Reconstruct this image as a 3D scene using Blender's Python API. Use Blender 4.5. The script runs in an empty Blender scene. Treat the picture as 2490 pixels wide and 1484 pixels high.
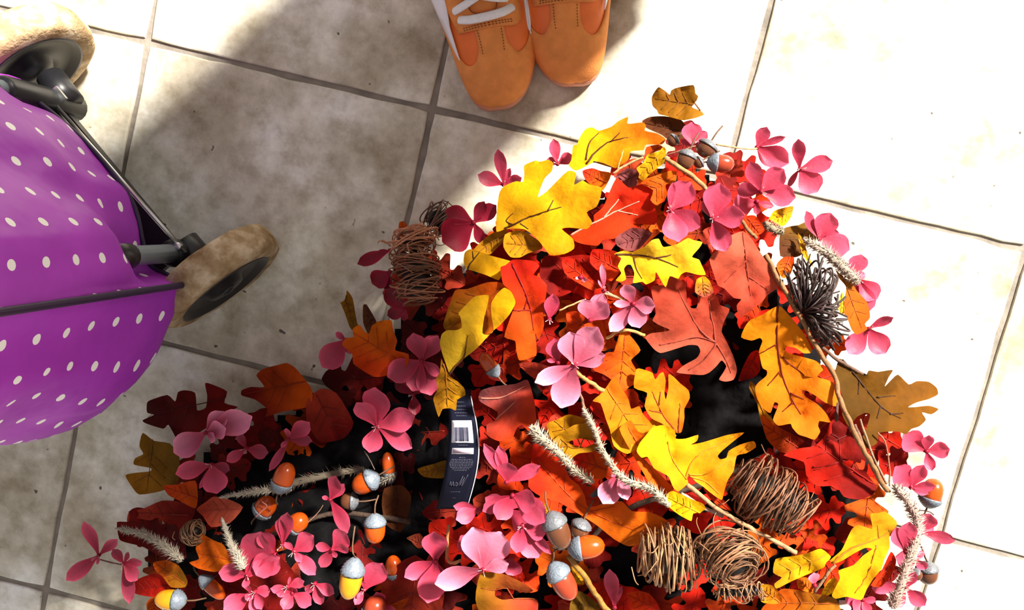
import bpy, bmesh, math, random
import numpy as np
from mathutils import Vector, Matrix, noise
from mathutils.bvhtree import BVHTree
from mathutils.geometry import delaunay_2d_cdt
random.seed(7)
SC = bpy.context.scene
COL = SC.collection

# ------------------------------------------------------------------ camera, world, sun, exposure
F = 2000.0
R = np.array([[0.9706, -0.2323, 0.0629], [0.2374, 0.9669, -0.0931], [-0.0392, 0.1052, 0.9937]])
U_, _s, V_ = np.linalg.svd(R); R = U_ @ V_
FL = np.diag([1., -1., -1.])
CB = np.array([0.5072, -0.0940, 0.9248])
rows = [FL @ r for r in R]
camd = bpy.data.cameras.new('camera'); cam = bpy.data.objects.new('camera', camd); COL.objects.link(cam)
camd.sensor_width = 36.0; camd.lens = F * 36.0 / 2490.0; camd.clip_start = 0.01
m = Matrix(((rows[0][0], -rows[1][0], -rows[2][0], CB[0]), (rows[0][1], -rows[1][1], -rows[2][1], CB[1]),
            (rows[0][2], -rows[1][2], -rows[2][2], CB[2]), (0, 0, 0, 1)))
cam.matrix_world = m
SC.camera = cam
W = bpy.data.worlds.new('room_light'); SC.world = W; W.use_nodes = True
W.node_tree.nodes['Background'].inputs[0].default_value = (1.0, 0.98, 0.95, 1)
W.node_tree.nodes['Background'].inputs[1].default_value = 0.54
sd = bpy.data.lights.new('sun', 'SUN'); sun = bpy.data.objects.new('sun', sd); COL.objects.link(sun)
sd.energy = 17.0; sd.angle = math.radians(6.0); sd.color = (1.0, 0.95, 0.87)
SUN_EL = math.radians(37)                                 # sun from behind the wearer's left shoulder, travelling to the lower left
_h = Vector((-0.54, -0.842, 0)).normalized()
SUN_DIR = Vector((_h.x * math.cos(SUN_EL), _h.y * math.cos(SUN_EL), -math.sin(SUN_EL)))
sun.rotation_euler = SUN_DIR.to_track_quat('-Z', 'Y').to_euler()
SC.view_settings.view_transform = 'Standard'
SC.view_settings.look = 'None'
SC.view_settings.exposure = 0.0
SC.view_settings.gamma = 1.0
SC.view_settings.use_curve_mapping = False

def at(x, y, z):
    d = FL @ (R.T @ np.array([(x - 1245) / F, (y - 742) / F, 1.0]))
    t = (z - CB[2]) / d[2]
    return CB + t * d

# ------------------------------------------------------------------ helpers
def mesh_obj(name, verts, faces, mat, parent=None, origin=None, smooth=True, cols=None, uvs=None, solid=0.0):
    """one mesh object; verts are world coordinates, origin is where the object's own origin lies"""
    V = np.asarray(verts, float)
    o0 = np.array(origin if origin is not None else (V.mean(0) if parent is None else world_origin(parent)), float)
    me = bpy.data.meshes.new(name)
    me.from_pydata((V - o0).tolist(), [], [list(map(int, f)) for f in faces])
    if smooth:
        me.polygons.foreach_set('use_smooth', [True] * len(me.polygons))
    if cols is not None:
        a = me.color_attributes.new('Col', 'FLOAT_COLOR', 'POINT')
        c = np.ones((len(V), 4)); c[:, :3] = np.asarray(cols)[:, :3]
        a.data.foreach_set('color', c.ravel())
    if uvs is not None:
        l = me.uv_layers.new(name='UVMap')
        for lp in me.loops:
            l.data[lp.index].uv = uvs[lp.vertex_index]
    me.materials.append(mat)
    me.update()
    ob = bpy.data.objects.new(name, me); COL.objects.link(ob)
    ob['_o'] = tuple(o0)
    if parent is not None:
        ob.parent = parent; ob.location = o0 - world_origin(parent)
    else:
        ob.location = o0
    if solid:
        md = ob.modifiers.new('thickness', 'SOLIDIFY'); md.thickness = solid; md.offset = 0
    return ob
def world_origin(o):
    return np.array(o['_o'], float)
def empty(name, loc, label, cat, group=None):
    o = bpy.data.objects.new(name, None); COL.objects.link(o); o.empty_display_size = 0.05
    o.location = loc; o['_o'] = tuple(float(v) for v in loc); tag(o, label, cat, group)
    return o
def tag(o, label, cat, group=None):
    o['label'] = label; o['category'] = cat
    if group: o['group'] = group
def lin(c):
    return tuple(((v / 255.) / 12.92 if v / 255. < .04045 else ((v / 255. + .055) / 1.055) ** 2.4) for v in c)

def frames(pts):
    P = np.asarray(pts, float); n = len(P)
    T = np.zeros_like(P); T[1:-1] = P[2:] - P[:-2]; T[0] = P[1] - P[0]; T[-1] = P[-1] - P[-2]
    T /= np.linalg.norm(T, axis=1)[:, None] + 1e-12
    a = np.array([0, 0, 1.]) if abs(T[0][2]) < .9 else np.array([1., 0, 0])
    N = np.zeros_like(P)
    N[0] = a - T[0] * (a @ T[0]); N[0] /= np.linalg.norm(N[0])
    for i in range(1, n):
        v = N[i - 1] - T[i] * (N[i - 1] @ T[i]); N[i] = v / (np.linalg.norm(v) + 1e-12)
    return P, T, N, np.cross(T, N)
def tube(pts, rad, seg=6, closed=False, cap=True, flat=None):
    P, T, N, B = frames(pts); n = len(P)
    rad = np.full(n, rad, float) if np.isscalar(rad) else np.asarray(rad, float)
    fl = 1.0 if flat is None else flat
    vs = []
    for i in range(n):
        for k in range(seg):
            a = 2 * math.pi * k / seg
            vs.append(P[i] + rad[i] * (math.cos(a) * N[i] * fl + math.sin(a) * B[i]))
    fs = []
    for i in range(n if closed else n - 1):
        j = (i + 1) % n
        for k in range(seg):
            l = (k + 1) % seg
            fs.append((i * seg + k, i * seg + l, j * seg + l, j * seg + k))
    if cap and not closed:
        fs.append(tuple(range(seg))[::-1]); fs.append(tuple((n - 1) * seg + k for k in range(seg)))
    return np.array(vs), fs
class MB:
    def __init__(s): s.v = []; s.f = []; s.c = []; s.n = 0
    def add(s, v, f, col=None):
        v = np.asarray(v, float); s.v.append(v); s.f += [tuple(int(i) + s.n for i in q) for q in f]; s.n += len(v)
        if col is not None: s.c.append(np.tile(np.array(col[:3]), (len(v), 1)))
    def build(s, name, mat, parent=None, origin=None, **k):
        return mesh_obj(name, np.concatenate(s.v), s.f, mat, parent, origin, cols=np.concatenate(s.c) if s.c else None, **k)
def spline(pts, n=8):
    P = np.asarray(pts, float); out = []
    for i in range(len(P) - 1):
        p0 = P[max(i - 1, 0)]; p1 = P[i]; p2 = P[i + 1]; p3 = P[min(i + 2, len(P) - 1)]
        for k in range(n):
            t = k / n
            out.append(.5 * ((2 * p1) + (-p0 + p2) * t + (2 * p0 - 5 * p1 + 4 * p2 - p3) * t * t + (-p0 + 3 * p1 - 3 * p2 + p3) * t ** 3))
    out.append(P[-1]); return np.array(out)
def lathe(profile, c, axis, seg=20):
    """profile: list of (along, radius)"""
    ax = np.asarray(axis, float); ax /= np.linalg.norm(ax)
    a = np.array([0, 0, 1.]) if abs(ax[2]) < .9 else np.array([1., 0, 0])
    u = a - ax * (a @ ax); u /= np.linalg.norm(u); w = np.cross(ax, u)
    vs = []; fs = []
    for (t, r) in profile:
        for k in range(seg):
            q = 2 * math.pi * k / seg
            vs.append(np.asarray(c) + ax * t + r * (math.cos(q) * u + math.sin(q) * w))
    for i in range(len(profile) - 1):
        for k in range(seg):
            l = (k + 1) % seg
            fs.append((i * seg + k, i * seg + l, (i + 1) * seg + l, (i + 1) * seg + k))
    fs.append(tuple(range(seg))[::-1]); fs.append(tuple((len(profile) - 1) * seg + k for k in range(seg)))
    return np.array(vs), fs
def box(c, ex, ey, ez, hx, hy, hz):
    c, ex, ey, ez = [np.asarray(q, float) for q in (c, ex, ey, ez)]
    vs = [c + sx * hx * ex + sy * hy * ey + sz * hz * ez for sx in (-1, 1) for sy in (-1, 1) for sz in (-1, 1)]
    return np.array(vs), [(0, 1, 3, 2), (4, 6, 7, 5), (0, 4, 5, 1), (2, 3, 7, 6), (0, 2, 6, 4), (1, 5, 7, 3)]

# ------------------------------------------------------------------ materials
def nt(name):
    m = bpy.data.materials.new(name); m.use_nodes = True
    t = m.node_tree; return m, t, t.nodes, t.links, t.nodes['Principled BSDF']
def N(t, typ, **kw):
    n = t.nodes.new(typ)
    for k, v in kw.items():
        if hasattr(n, k): setattr(n, k, v)
        else: n.inputs[k.replace('_', ' ')].default_value = v
    return n
def ramp(t, stops):
    r = t.nodes.new('ShaderNodeValToRGB'); el = r.color_ramp.elements
    while len(el) > 1: el.remove(el[-1])
    el[0].position = stops[0][0]; el[0].color = (*stops[0][1], 1)
    for p, c in stops[1:]:
        e = el.new(p); e.color = (*c, 1)
    return r
def simple(name, c, rough=.5, metal=0, noise_amt=.12, scale=60., bump=0.0, bscale=300., spec=.5):
    m, t, nn, L, b = nt(name)
    tc = N(t, 'ShaderNodeTexCoord'); no = N(t, 'ShaderNodeTexNoise', Scale=scale, Detail=4.0)
    L.new(tc.outputs['Object'], no.inputs['Vector'])
    r = ramp(t, [(.25, tuple(v * (1 - noise_amt) for v in c)), (.75, tuple(min(1, v * (1 + noise_amt)) for v in c))])
    L.new(no.outputs[0], r.inputs[0]); L.new(r.outputs[0], b.inputs['Base Color'])
    b.inputs['Roughness'].default_value = rough; b.inputs['Metallic'].default_value = metal
    b.inputs['Specular IOR Level'].default_value = spec
    if bump:
        n2 = N(t, 'ShaderNodeTexNoise', Scale=bscale, Detail=3.0); L.new(tc.outputs['Object'], n2.inputs['Vector'])
        bp = N(t, 'ShaderNodeBump', Strength=bump, Distance=.002); L.new(n2.outputs[0], bp.inputs['Height'])
        L.new(bp.outputs[0], b.inputs['Normal'])
    return m
def vcol(name, rough=.5, var=.25, scale=45., transl=0.0, spec=.3, bump=0.0, bscale=200., veinmix=None):
    m, t, nn, L, b = nt(name)
    a = N(t, 'ShaderNodeAttribute'); a.attribute_name = 'Col'
    tc = N(t, 'ShaderNodeTexCoord'); no = N(t, 'ShaderNodeTexNoise', Scale=scale, Detail=5.0, Roughness=.6)
    L.new(tc.outputs['Object'], no.inputs['Vector'])
    mr = N(t, 'ShaderNodeMapRange'); mr.inputs['From Min'].default_value = .3; mr.inputs['From Max'].default_value = .7
    mr.inputs['To Min'].default_value = 1 - var; mr.inputs['To Max'].default_value = 1 + var
    L.new(no.outputs[0], mr.inputs[0])
    vm = N(t, 'ShaderNodeVectorMath', operation='SCALE'); L.new(a.outputs['Color'], vm.inputs[0]); L.new(mr.outputs[0], vm.inputs['Scale'])
    L.new(vm.outputs[0], b.inputs['Base Color'])
    b.inputs['Roughness'].default_value = rough; b.inputs['Specular IOR Level'].default_value = spec
    if bump:
        n2 = N(t, 'ShaderNodeTexNoise', Scale=bscale, Detail=3.0); L.new(tc.outputs['Object'], n2.inputs['Vector'])
        bp = N(t, 'ShaderNodeBump', Strength=bump, Distance=.002); L.new(n2.outputs[0], bp.inputs['Height']); L.new(bp.outputs[0], b.inputs['Normal'])
    if transl:
        tr = N(t, 'ShaderNodeBsdfTranslucent'); L.new(vm.outputs[0], tr.inputs['Color'])
        mx = N(t, 'ShaderNodeMixShader'); mx.inputs[0].default_value = transl
        L.new(b.outputs[0], mx.inputs[1]); L.new(tr.outputs[0], mx.inputs[2])
        L.new(mx.outputs[0], nn['Material Output'].inputs['Surface'])
    return m
M = {}
M['leaf'] = vcol('leaf_fabric', .75, .34, 34., .22, .08, .4, 150.)
M['vein'] = vcol('leaf_vein', .6, .1, 60., 0, .2)
M['petal'] = vcol('petal_fabric', .5, .12, 60., .25, .25, .15, 260.)
M['nut'] = vcol('acorn_nut', .22, .14, 90., 0, .5)
M['cap'] = vcol('acorn_cap', .4, .2, 260., 0, .5, .4, 500.)
M['plume'] = vcol('plume_fibre', .9, .2, 120., .15, .1)
M['twig'] = vcol('twig_fibre', .55, .3, 120., 0, .3)
M['stem'] = vcol('woody_stem', .7, .3, 140., 0, .3, .6, 260.)
M['stamen'] = simple('stamen_thread', (.55, .32, .32), .4)
M['mat'] = simple('gap_shade_black', (.0045, .004, .0045), .9, 0, .6, 60, .8, 130, .05)  # near-black colour put in for shade deep in the heap

def tile_mat():
    m, t, nn, L, b = nt('travertine_tile')
    tc = N(t, 'ShaderNodeTexCoord'); oi = N(t, 'ShaderNodeObjectInfo')
    ad = N(t, 'ShaderNodeVectorMath', operation='MULTIPLY_ADD')
    cmb = N(t, 'ShaderNodeCombineXYZ')
    for i in range(3): L.new(oi.outputs['Random'], cmb.inputs[i])
    ad.inputs[1].default_value = (7, 13, 5); L.new(cmb.outputs[0], ad.inputs[0]); L.new(tc.outputs['Object'], ad.inputs[2])
    n1 = N(t, 'ShaderNodeTexNoise', Scale=7.0, Detail=8.0, Roughness=.62); L.new(ad.outputs[0], n1.inputs['Vector'])
    r1 = ramp(t, [(.34, (.34, .29, .20)), (.45, (.52, .475, .375)), (.55, (.69, .66, .57)), (.66, (.84, .83, .79))])
    L.new(n1.outputs[0], r1.inputs[0])
    n2 = N(t, 'ShaderNodeTexNoise', Scale=42.0, Detail=5.0, Roughness=.65); L.new(ad.outputs[0], n2.inputs['Vector'])
    r2 = ramp(t, [(.32, (.66, .62, .54)), (.5, (.95, .94, .91)), (.66, (1.15, 1.14, 1.12))]); L.new(n2.outputs[0], r2.inputs[0])
    mx = N(t, 'ShaderNodeMix', data_type='RGBA', blend_type='MULTIPLY'); mx.inputs[0].default_value = .85
    L.new(r1.outputs[0], mx.inputs[6]); L.new(r2.outputs[0], mx.inputs[7])
    # dark pits
    n3 = N(t, 'ShaderNodeTexNoise', Scale=85.0, Detail=1.0); L.new(ad.outputs[0], n3.inputs['Vector'])
    r3 = ramp(t, [(.765, (0, 0, 0)), (.80, (1, 1, 1))]); L.new(n3.outputs[0], r3.inputs[0])
    m2 = N(t, 'ShaderNodeMix', data_type='RGBA'); L.new(r3.outputs[0], m2.inputs[0]); L.new(mx.outputs[2], m2.inputs[6]); m2.inputs[7].default_value = (.10, .085, .065, 1)
    L.new(m2.outputs[2], b.inputs['Base Color'])
    b.inputs['Roughness'].default_value = .42; b.inputs['Specular IOR Level'].default_value = .35
    bp = N(t, 'ShaderNodeBump', Strength=.25, Distance=.002); L.new(n2.outputs[0], bp.inputs['Height']); L.new(bp.outputs[0], b.inputs['Normal'])
    return m
M['tile'] = tile_mat()
M['grout'] = simple('cement_grout', (.22, .19, .155), .9, 0, .35, 40, .6, 120)

# ------------------------------------------------------------------ floor: grout bed and single tiles
TS = .333; GW = .0058
gv, gf = box((1.6, -1.0, -.0135), (1, 0, 0), (0, 1, 0), (0, 0, 1), 3.2, 3.2, .0105)
floor = mesh_obj('floor', gv, gf, M['grout'], None, (TS, -TS * .5, 0), smooth=False)
floor['kind'] = 'structure'; floor['label'] = 'beige mottled stone tile floor with sunken grout joints'
def tile_mesh(seed):
    rnd = random.Random(seed); h = (TS - GW) / 2; n = 14; ring = []
    for s in range(4):
        for k in range(n):
            t = -1 + 2 * k / n; e = h + noise.noise(Vector((k * .55, s * 9.1 + seed * 3.3, 0))) * .0018
            if rnd.random() < .10: e -= rnd.random() * .0026
            if k == 0: e = h - .0012; t = -1 + .008
            p = (t * h, -e) if s == 0 else (e, t * h) if s == 1 else (-t * h, e) if s == 2 else (-e, -t * h)
            ring.append(p)
    m_ = len(ring); vs = []; 
    for (z, sc) in ((-.0145, 1.0), (-.0018, 1.0), (-.0005, .9962), (0, .988)):
        vs += [(x * sc, y * sc, z) for x, y in ring]
    fs = []
    for l in range(3):
        for k in range(m_):
            j = (k + 1) % m_
            fs.append((l * m_ + k, l * m_ + j, (l + 1) * m_ + j, (l + 1) * m_ + k))
    fs.append(tuple(3 * m_ + k for k in range(m_)))
    me = bpy.data.meshes.new('tile'); me.from_pydata(vs, [], fs); me.materials.append(M['tile'])
    me.polygons.foreach_set('use_smooth', [False] * len(me.polygons)); me.update(); return me
TM = [tile_mesh(s) for s in range(6)]
for i in range(-4, 7):
    for j in range(-4, 6):
        t = bpy.data.objects.new('tile', TM[(i * 5 + j * 3) % 6]); COL.objects.link(t)
        t.parent = floor; w = np.array([(i + .5) * TS, -(j + .5) * TS, 0])
        t.location = w - np.array([TS, -TS * .5, 0]); t.rotation_euler = (random.uniform(-.0008, .0008), random.uniform(-.0008, .0008), 0)
        t['_o'] = tuple(w)

# ------------------------------------------------------------------ pair of sneakers
M['suede'] = simple('tan_suede', lin((226, 143, 76)), .85, 0, .12, 90, .35, 900, .2)
M['vamp'] = simple('orange_leather', lin((228, 112, 42)), .45, 0, .10, 60, .1, 300, .4)
M['white'] = simple('white_leather', (.82, .82, .84), .45, 0, .03)
M['lace'] = simple('white_lace', (.86, .86, .86), .8, 0, .05, 300, .5, 1200)
M['sole'] = simple('gum_rubber', lin((200, 132, 104)), .55, 0, .1, 60)
M['thread'] = simple('brown_thread', lin((120, 62, 22)), .8)
M['lining'] = simple('tan_lining', lin((150, 90, 50)), .9)
def shoe(toe_px, back_px, flip, label):
    T0 = at(*toe_px, .008)[:2]; T1 = at(*back_px, .045)[:2]
    d = T1 - T0; d /= np.linalg.norm(d); lat = np.array([d[1], -d[0]]) * -1     # image-right when toe points down
    if lat[0] < 0: lat = -lat
    L = .285
    HP = spline(np.array([(0, .006), (.0022, .0155), (.009, .0252), (.024, .0342), (.047, .0415), (.07, .0456), (.1, .0485), (.13, .049), (.165, .043), (.2, .0385), (.235, .038), (.262, .033), (.278, .020), (.285, .003)]), 8)
    def hw(l): return float(np.interp(l, HP[:, 0], HP[:, 1]))
    def ht(l):
        pts = [(0, .024), (.006, .036), (.02, .046), (.045, .054), (.08, .062), (.11, .073), (.15, .088), (.18, .095), (.22, .082), (.26, .085), (.285, .08)]
        for (a, b), (c, e) in zip(pts, pts[1:]):
            if l <= c:
                q = (l - a) / (c - a); return b + (e - b) * q
        return .08
    def S(l, a, off=0.0):
        l = min(max(l, 0), L)
        def P(l, a):
            sk = .006 * math.sin(min(1, l / .12) * math.pi) * flip
            w = hw(l); x = w * math.copysign(abs(math.sin(a * math.pi / 2)) ** .9, a) + sk; z = .018 + (ht(l) - .018) * max(0, math.cos(a * math.pi / 2)) ** .72
            p = T0 + d * l + lat * x
            return np.array([p[0], p[1], z])
        p = P(l, a)
        if off:
            e = 1e-3
            n = np.cross(P(min(L, l + e), a) - P(max(0, l - e), a), P(l, min(1, a + .02)) - P(l, max(-1, a - .02)))
            n /= np.linalg.norm(n) + 1e-12
            if n[2] < 0: n = -n
            p = p + n * off
        return p
    root = empty('sneaker', (*(T0 + d * .12), 0), label, 'shoe', 'pair of tan sneakers')
    def patch(name, poly, mat, off, parent=root, step=.0055, solid=.0014):
        P = spline(np.array(poly + [poly[0]]), 5)[:-1]
        asc = .055
        Q = [(p[0], p[1] * asc) for p in P]
        n = len(Q); ls = [p[0] for p in Q]; as_ = [p[1] for p in Q]
        pts = [Vector(q) for q in Q]
        x = min(ls)
        while x < max(ls):
            y = min(as_)
            while y < max(as_):
                if inside((x, y), Q) and dist_poly((x, y), Q) > step * .45: pts.append(Vector((x, y)))
                y += step
            x += step
        r = delaunay_2d_cdt(pts, [], [list(range(n))], 1, 1e-7)
        vs = [S(v.x, v.y / asc, off) for v in r[0]]
        return mesh_obj(name, vs, r[2], mat, parent, solid=solid)
    # upper shell (smooth vamp leather)
    nl, na = 40, 24; vs = []; fs = []
    for i in range(nl + 1):
        for k in range(na + 1): vs.append(S(L * (i / nl) ** 1.25, -1 + 2 * k / na))
    for i in range(nl):
        for k in range(na):
            q = i * (na + 1) + k; fs.append((q, q + 1, q + na + 2, q + na + 1))
    mesh_obj('upper', vs, fs, M['vamp'], root)
    # sole
    ring = []
    for k in range(48):
        q = k / 48 * 2
        l = L * (.5 - .5 * math.cos(q * math.pi)); s = 1 if q < 1 else -1
        x = s * (hw(l) + .0015) + .006 * math.sin(min(1, l / .12) * math.pi) * flip
        ring.append(T0 + d * (l + (.0035 if l > .14 else -.0035) * abs(math.cos(q * math.pi)) ** 6) + lat * x)
    ring = np.array(ring); cen = ring.mean(0); vs = []; fs = []
    lv = [(0, .965), (.003, .99), (.010, 1.0), (.018, 1.0), (.0225, .985), (.0225, .93)]
    for z, sc in lv: vs += [(*(cen + (p - cen) * sc), z) for p in ring]
    n = len(ring)
    for a in range(len(lv) - 1):
        for k in range(n): fs.append((a * n + k, a * n + (k + 1) % n, (a + 1) * n + (k + 1) % n, (a + 1) * n + k))
    fs.append(tuple(range(n))[::-1]); fs.append(tuple((len(lv) - 1) * n + k for k in range(n)))
    mesh_obj('sole', vs, fs, M['sole'], root)
    tc = [(.0005, -.99), (.05, -.99), (.13, -.99), (.125, -.86), (.095, -.80), (.07, -.73), (.054, -.63), (.044, -.5), (.042, -.37), (.047, -.25), (.058, -.19), (.078, -.165), (.0785, 0), (.078, .165), (.06, .20), (.052, .27), (.047, .36), (.049, .47), (.058, .60), (.075, .71), (.1, .79), (.13, .84), (.13, .99), (.05, .99), (.0005, .99), (.0005, 0)]
    if flip < 0: tc = [(l, -a) for l, a in tc][::-1]
    patch('toe_cap', tc, M['suede'], .0011)
    es = [(.0745, -.44), (.0735, 0), (.0745, .44), (.1, .5), (.15, .5), (.2, .52), (.2, .24), (.15, .21), (.1, .18), (.089, .12), (.0875, 0), (.089, -.12), (.1, -.18), (.15, -.21), (.2, -.24), (.2, -.52), (.15, -.5), (.1, -.5)]
    patch('eyestay', es, M['suede'], .0022)
    hc = [(.23, -.99), (.26, -.99), (.284, -.99), (.284, 0), (.284, .99), (.23, .99), (.235, .5), (.25, 0), (.235, -.5)]
    patch('heel_counter', hc, M['suede'], .0012)
    for s in (-1, 1):
        tip = .05 if s < 0 else .066
        st = [(tip, .60), (tip + .012, .60), (.083, .575), (.092, .53), (.108, .47), (.13, .47), (.165, .49), (.17, .62), (.165, .74), (.13, .82), (.105, .79), (.08, .725), (tip + .011, .66)]
        if s > 0: st = [(tip, .63), (tip + .014, .625), (.1, .66), (.12, .58), (.14, .55), (.17, .56), (.17, .7), (.15, .8), (.12, .81), (.09, .735)]
        patch('side_stripe', [(l, a * s) for l, a in st], M['white'], .0028)
    # stitching rows
    mb = MB()
    for (ll, a0, a1) in ((.0760, -.33, .33), (.0782, -.33, .33)):
        for k in range(16):
            a = a0 + (a1 - a0) * k / 16
            v, f = tube([S(ll, a, .0036), S(ll, a + .022, .0036)], .00045, 4); mb.add(v, f)
    for s in (-1, 1):
        for k in range(9):
            l = .05 + .0028 * k
            v, f = tube([S(l, s * .145, .0022), S(l + .0015, s * .145, .0022)], .0004, 4); mb.add(v, f)
    mb.build('stitching', M['thread'], root)
    # tongue + laces
    patch('tongue', [(.09, -.15), (.09, .15), (.14, .19), (.205, .2), (.205, -.2), (.14, -.19)], M['suede'], .0005)
    def lace(path, w=.0042):
        P = spline(np.array([S(l, a, o) for l, a, o in path]), 6)
        Nn = []
        vs = []; fs = []; nn_ = len(P)
        T = np.gradient(P, axis=0)
        for i in range(nn_):
            side = np.cross(T[i], (0, 0, 1)); side /= np.linalg.norm(side) + 1e-9
            up = np.cross(side, T[i]); up /= np.linalg.norm(up) + 1e-9
            ww = w * (1 if 0 < i < nn_ - 1 else .7)
            for k in range(8):
                q = 2 * math.pi * k / 8; vs.append(P[i] + side * ww * math.cos(q) + up * .0014 * math.sin(q))
        for i in range(nn_ - 1):
            for k in range(8): fs.append((i * 8 + k, i * 8 + (k + 1) % 8, (i + 1) * 8 + (k + 1) % 8, (i + 1) * 8 + k))
        fs.append(tuple(range(8))); fs.append(tuple((nn_ - 1) * 8 + k for k in range(8)))
        return mesh_obj('lace', vs, fs, M['lace'], root)
    lace([(.088, -.36, .003), (.0855, -.2, .0075), (.085, 0, .0085), (.0865, .2, .0075), (.0905, .38, .003)], .0046)
    x = .099
    for k in range(4):
        lace([(x - .003, -.40, .003), (x, -.2, .007), (x + .006, 0, .0085), (x + .011, .2, .0075), (x + .0165, .4, .003)])
        lace([(x - .001, .32, .003), (x + .001, .15, .009), (x + .006, 0, .0115), (x + .012, -.2, .0085), (x + .0165, -.4, .003)])
        x += .0185
    # ankle collar
    cc = T0 + d * .225; pts = []
    for k in range(24):
        q = 2 * math.pi * k / 24; p = cc + d * .045 * math.cos(q) + lat * .03 * math.sin(q)
        pts.append((p[0], p[1], .088 + .006 * math.cos(q)))
    v, f = tube(pts, .007, 8, closed=True); mesh_obj('collar', v, f, M['lining'], root)
    patch('insole', [(.19, -.3), (.2, -.42), (.225, -.5), (.25, -.42), (.262, 0), (.25, .42), (.225, .5), (.2, .42), (.19, .3)], M['lining'], .0008)
    return T0 + d * .222
def inside(p, Q):
    x, y = p; c = False; j = len(Q) - 1
    for i in range(len(Q)):
        xi, yi = Q[i]; xj, yj = Q[j]
        if (yi > y) != (yj > y) and x < (xj - xi) * (y - yi) / (yj - yi) + xi: c = not c
        j = i
    return c
def inside_np(P, Q):
    P = np.asarray(P, float); A = np.asarray(Q, float); B = np.roll(A, 1, 0)
    yi, yj = A[:, 1][None], B[:, 1][None]; y = P[:, 1][:, None]; c = (yi > y) != (yj > y)
    with np.errstate(divide='ignore', invalid='ignore'):
        xx = (B[:, 0] - A[:, 0])[None] * (y - yi) / (yj - yi) + A[:, 0][None]
    return ((c & (P[:, 0][:, None] < xx)).sum(1) % 2).astype(bool)
def dist_np(P, Q):
    A = np.asarray(Q, float); B = np.roll(A, -1, 0); P = np.asarray(P, float)[:, None, :]
    d = (B - A)[None]; t = np.clip(((P - A[None]) * d).sum(2) / ((d * d).sum(2) + 1e-12), 0, 1)
    return np.sqrt((((A[None] + d * t[..., None]) - P) ** 2).sum(2)).min(1)
def dist_poly(p, Q):
    A = np.asarray(Q, float); B = np.roll(A, -1, 0); P = np.asarray(p, float)
    d = B - A; t = np.clip(((P - A) * d).sum(1) / ((d * d).sum(1) + 1e-12), 0, 1)
    return float(np.sqrt((((A + d * t[:, None]) - P) ** 2).sum(1)).min())
ankA = shoe((1216, 262), (1166, 0), 1, 'tan and orange sneaker nearest the trolley, with white laces in view')
ankB = shoe((1400, 205), (1386, 0), -1, 'tan and orange sneaker on the sunlit side, only one lace row in view')

# the wearer, unseen above: legs, plus an added garment shaped for its shadow
M['skin'] = simple('skin', (.55, .33, .24), .5, 0, .06, 30)
M['shade_skirt'] = simple('bounce_cream', (.62, .56, .49), .9, 0, .2, 60, .3, 400)  # added garment, pale so it bounces light onto shoes and floor
def wearer():
    hip = (ankA + ankB) / 2 + np.array([.045, .03]); o0 = np.array((*hip, 0.))
    J = [(*hip, .93), (*hip, 1.02)]; rad = [(.14, .11), (.13, .10)]; edges = [(0, 1)]
    for a, s_ in ((ankA, -1), (ankB, 1)):
        hp = hip + np.array([s_ * .08, 0]); kn = (a + hp) / 2 + np.array([s_ * .008, -.006]); i = len(J)
        J += [(*hp, .84), (*((hp + kn) / 2), .66), (*kn, .48), (*((a + kn) / 2 + np.array([0, .012])), .31), (*a, .13), (*a, .085), (*a, .06)]
        rad += [(.085, .09), (.075, .08), (.056, .058), (.056, .062), (.036, .038), (.034, .037), (.026, .036)]
        edges += [(0, i)] + [(i + k, i + k + 1) for k in range(6)]
    me = bpy.data.meshes.new('person'); me.from_pydata([tuple(np.array(q) - o0) for q in J], edges, []); me.materials.append(M['skin'])
    ob = bpy.data.objects.new('person', me); COL.objects.link(ob); ob.location = o0; ob['_o'] = tuple(o0)
    ob.modifiers.new('skin', 'SKIN'); bpy.context.view_layer.update()
    if not me.skin_vertices:
        bpy.context.view_layer.objects.active = ob; ob.select_set(True); bpy.ops.mesh.customdata_skin_add()
    sv = me.skin_vertices[0].data
    for k, r_ in enumerate(rad): sv[k].radius = r_
    sv[0].use_root = True
    sm = ob.modifiers.new('smooth', 'SUBSURF'); sm.levels = 2; sm.render_levels = 2
    V = []; Fq = []; n = 72; lv = [(.085, .150, .115), (.2, .155, .12), (.35, .175, .13), (.45, .21, .145), (.52, .255, .16), (.62, .275, .17), (.75, .26, .16), (.87, .21, .14), (.96, .16, .125), (1.02, .145, .112), (1.05, .145, .112), (1.05, .02, .02)]
    for k, (z, rx, ry) in enumerate(lv):
        fold = .035 * max(0, (1.0 - z) / .6)
        for q in range(n):
            a = 2 * math.pi * q / n; w = 1 + fold * math.sin(a * 11 + .5 * math.sin(a * 3)) * 1.2
            V.append((hip[0] + .022 + .016 * max(0, .45 - z) / .365 + .045 * math.exp(-((z - .66) / .16) ** 2) + rx * w * math.cos(a), hip[1] + ry * w * math.sin(a), z))
    for k in range(len(lv) - 1):
        for q in range(n): Fq.append((k * n + q, k * n + (q + 1) % n, (k + 1) * n + (q + 1) % n, (k + 1) * n + q))
    Fq.append(tuple((len(lv) - 1) * n + q for q in range(n)))
    mesh_obj('shade_skirt', V, Fq, M['shade_skirt'], ob, solid=.003)
    tag(ob, 'person in a long cream skirt standing in the tan sneakers', 'person')
wearer()

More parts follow.
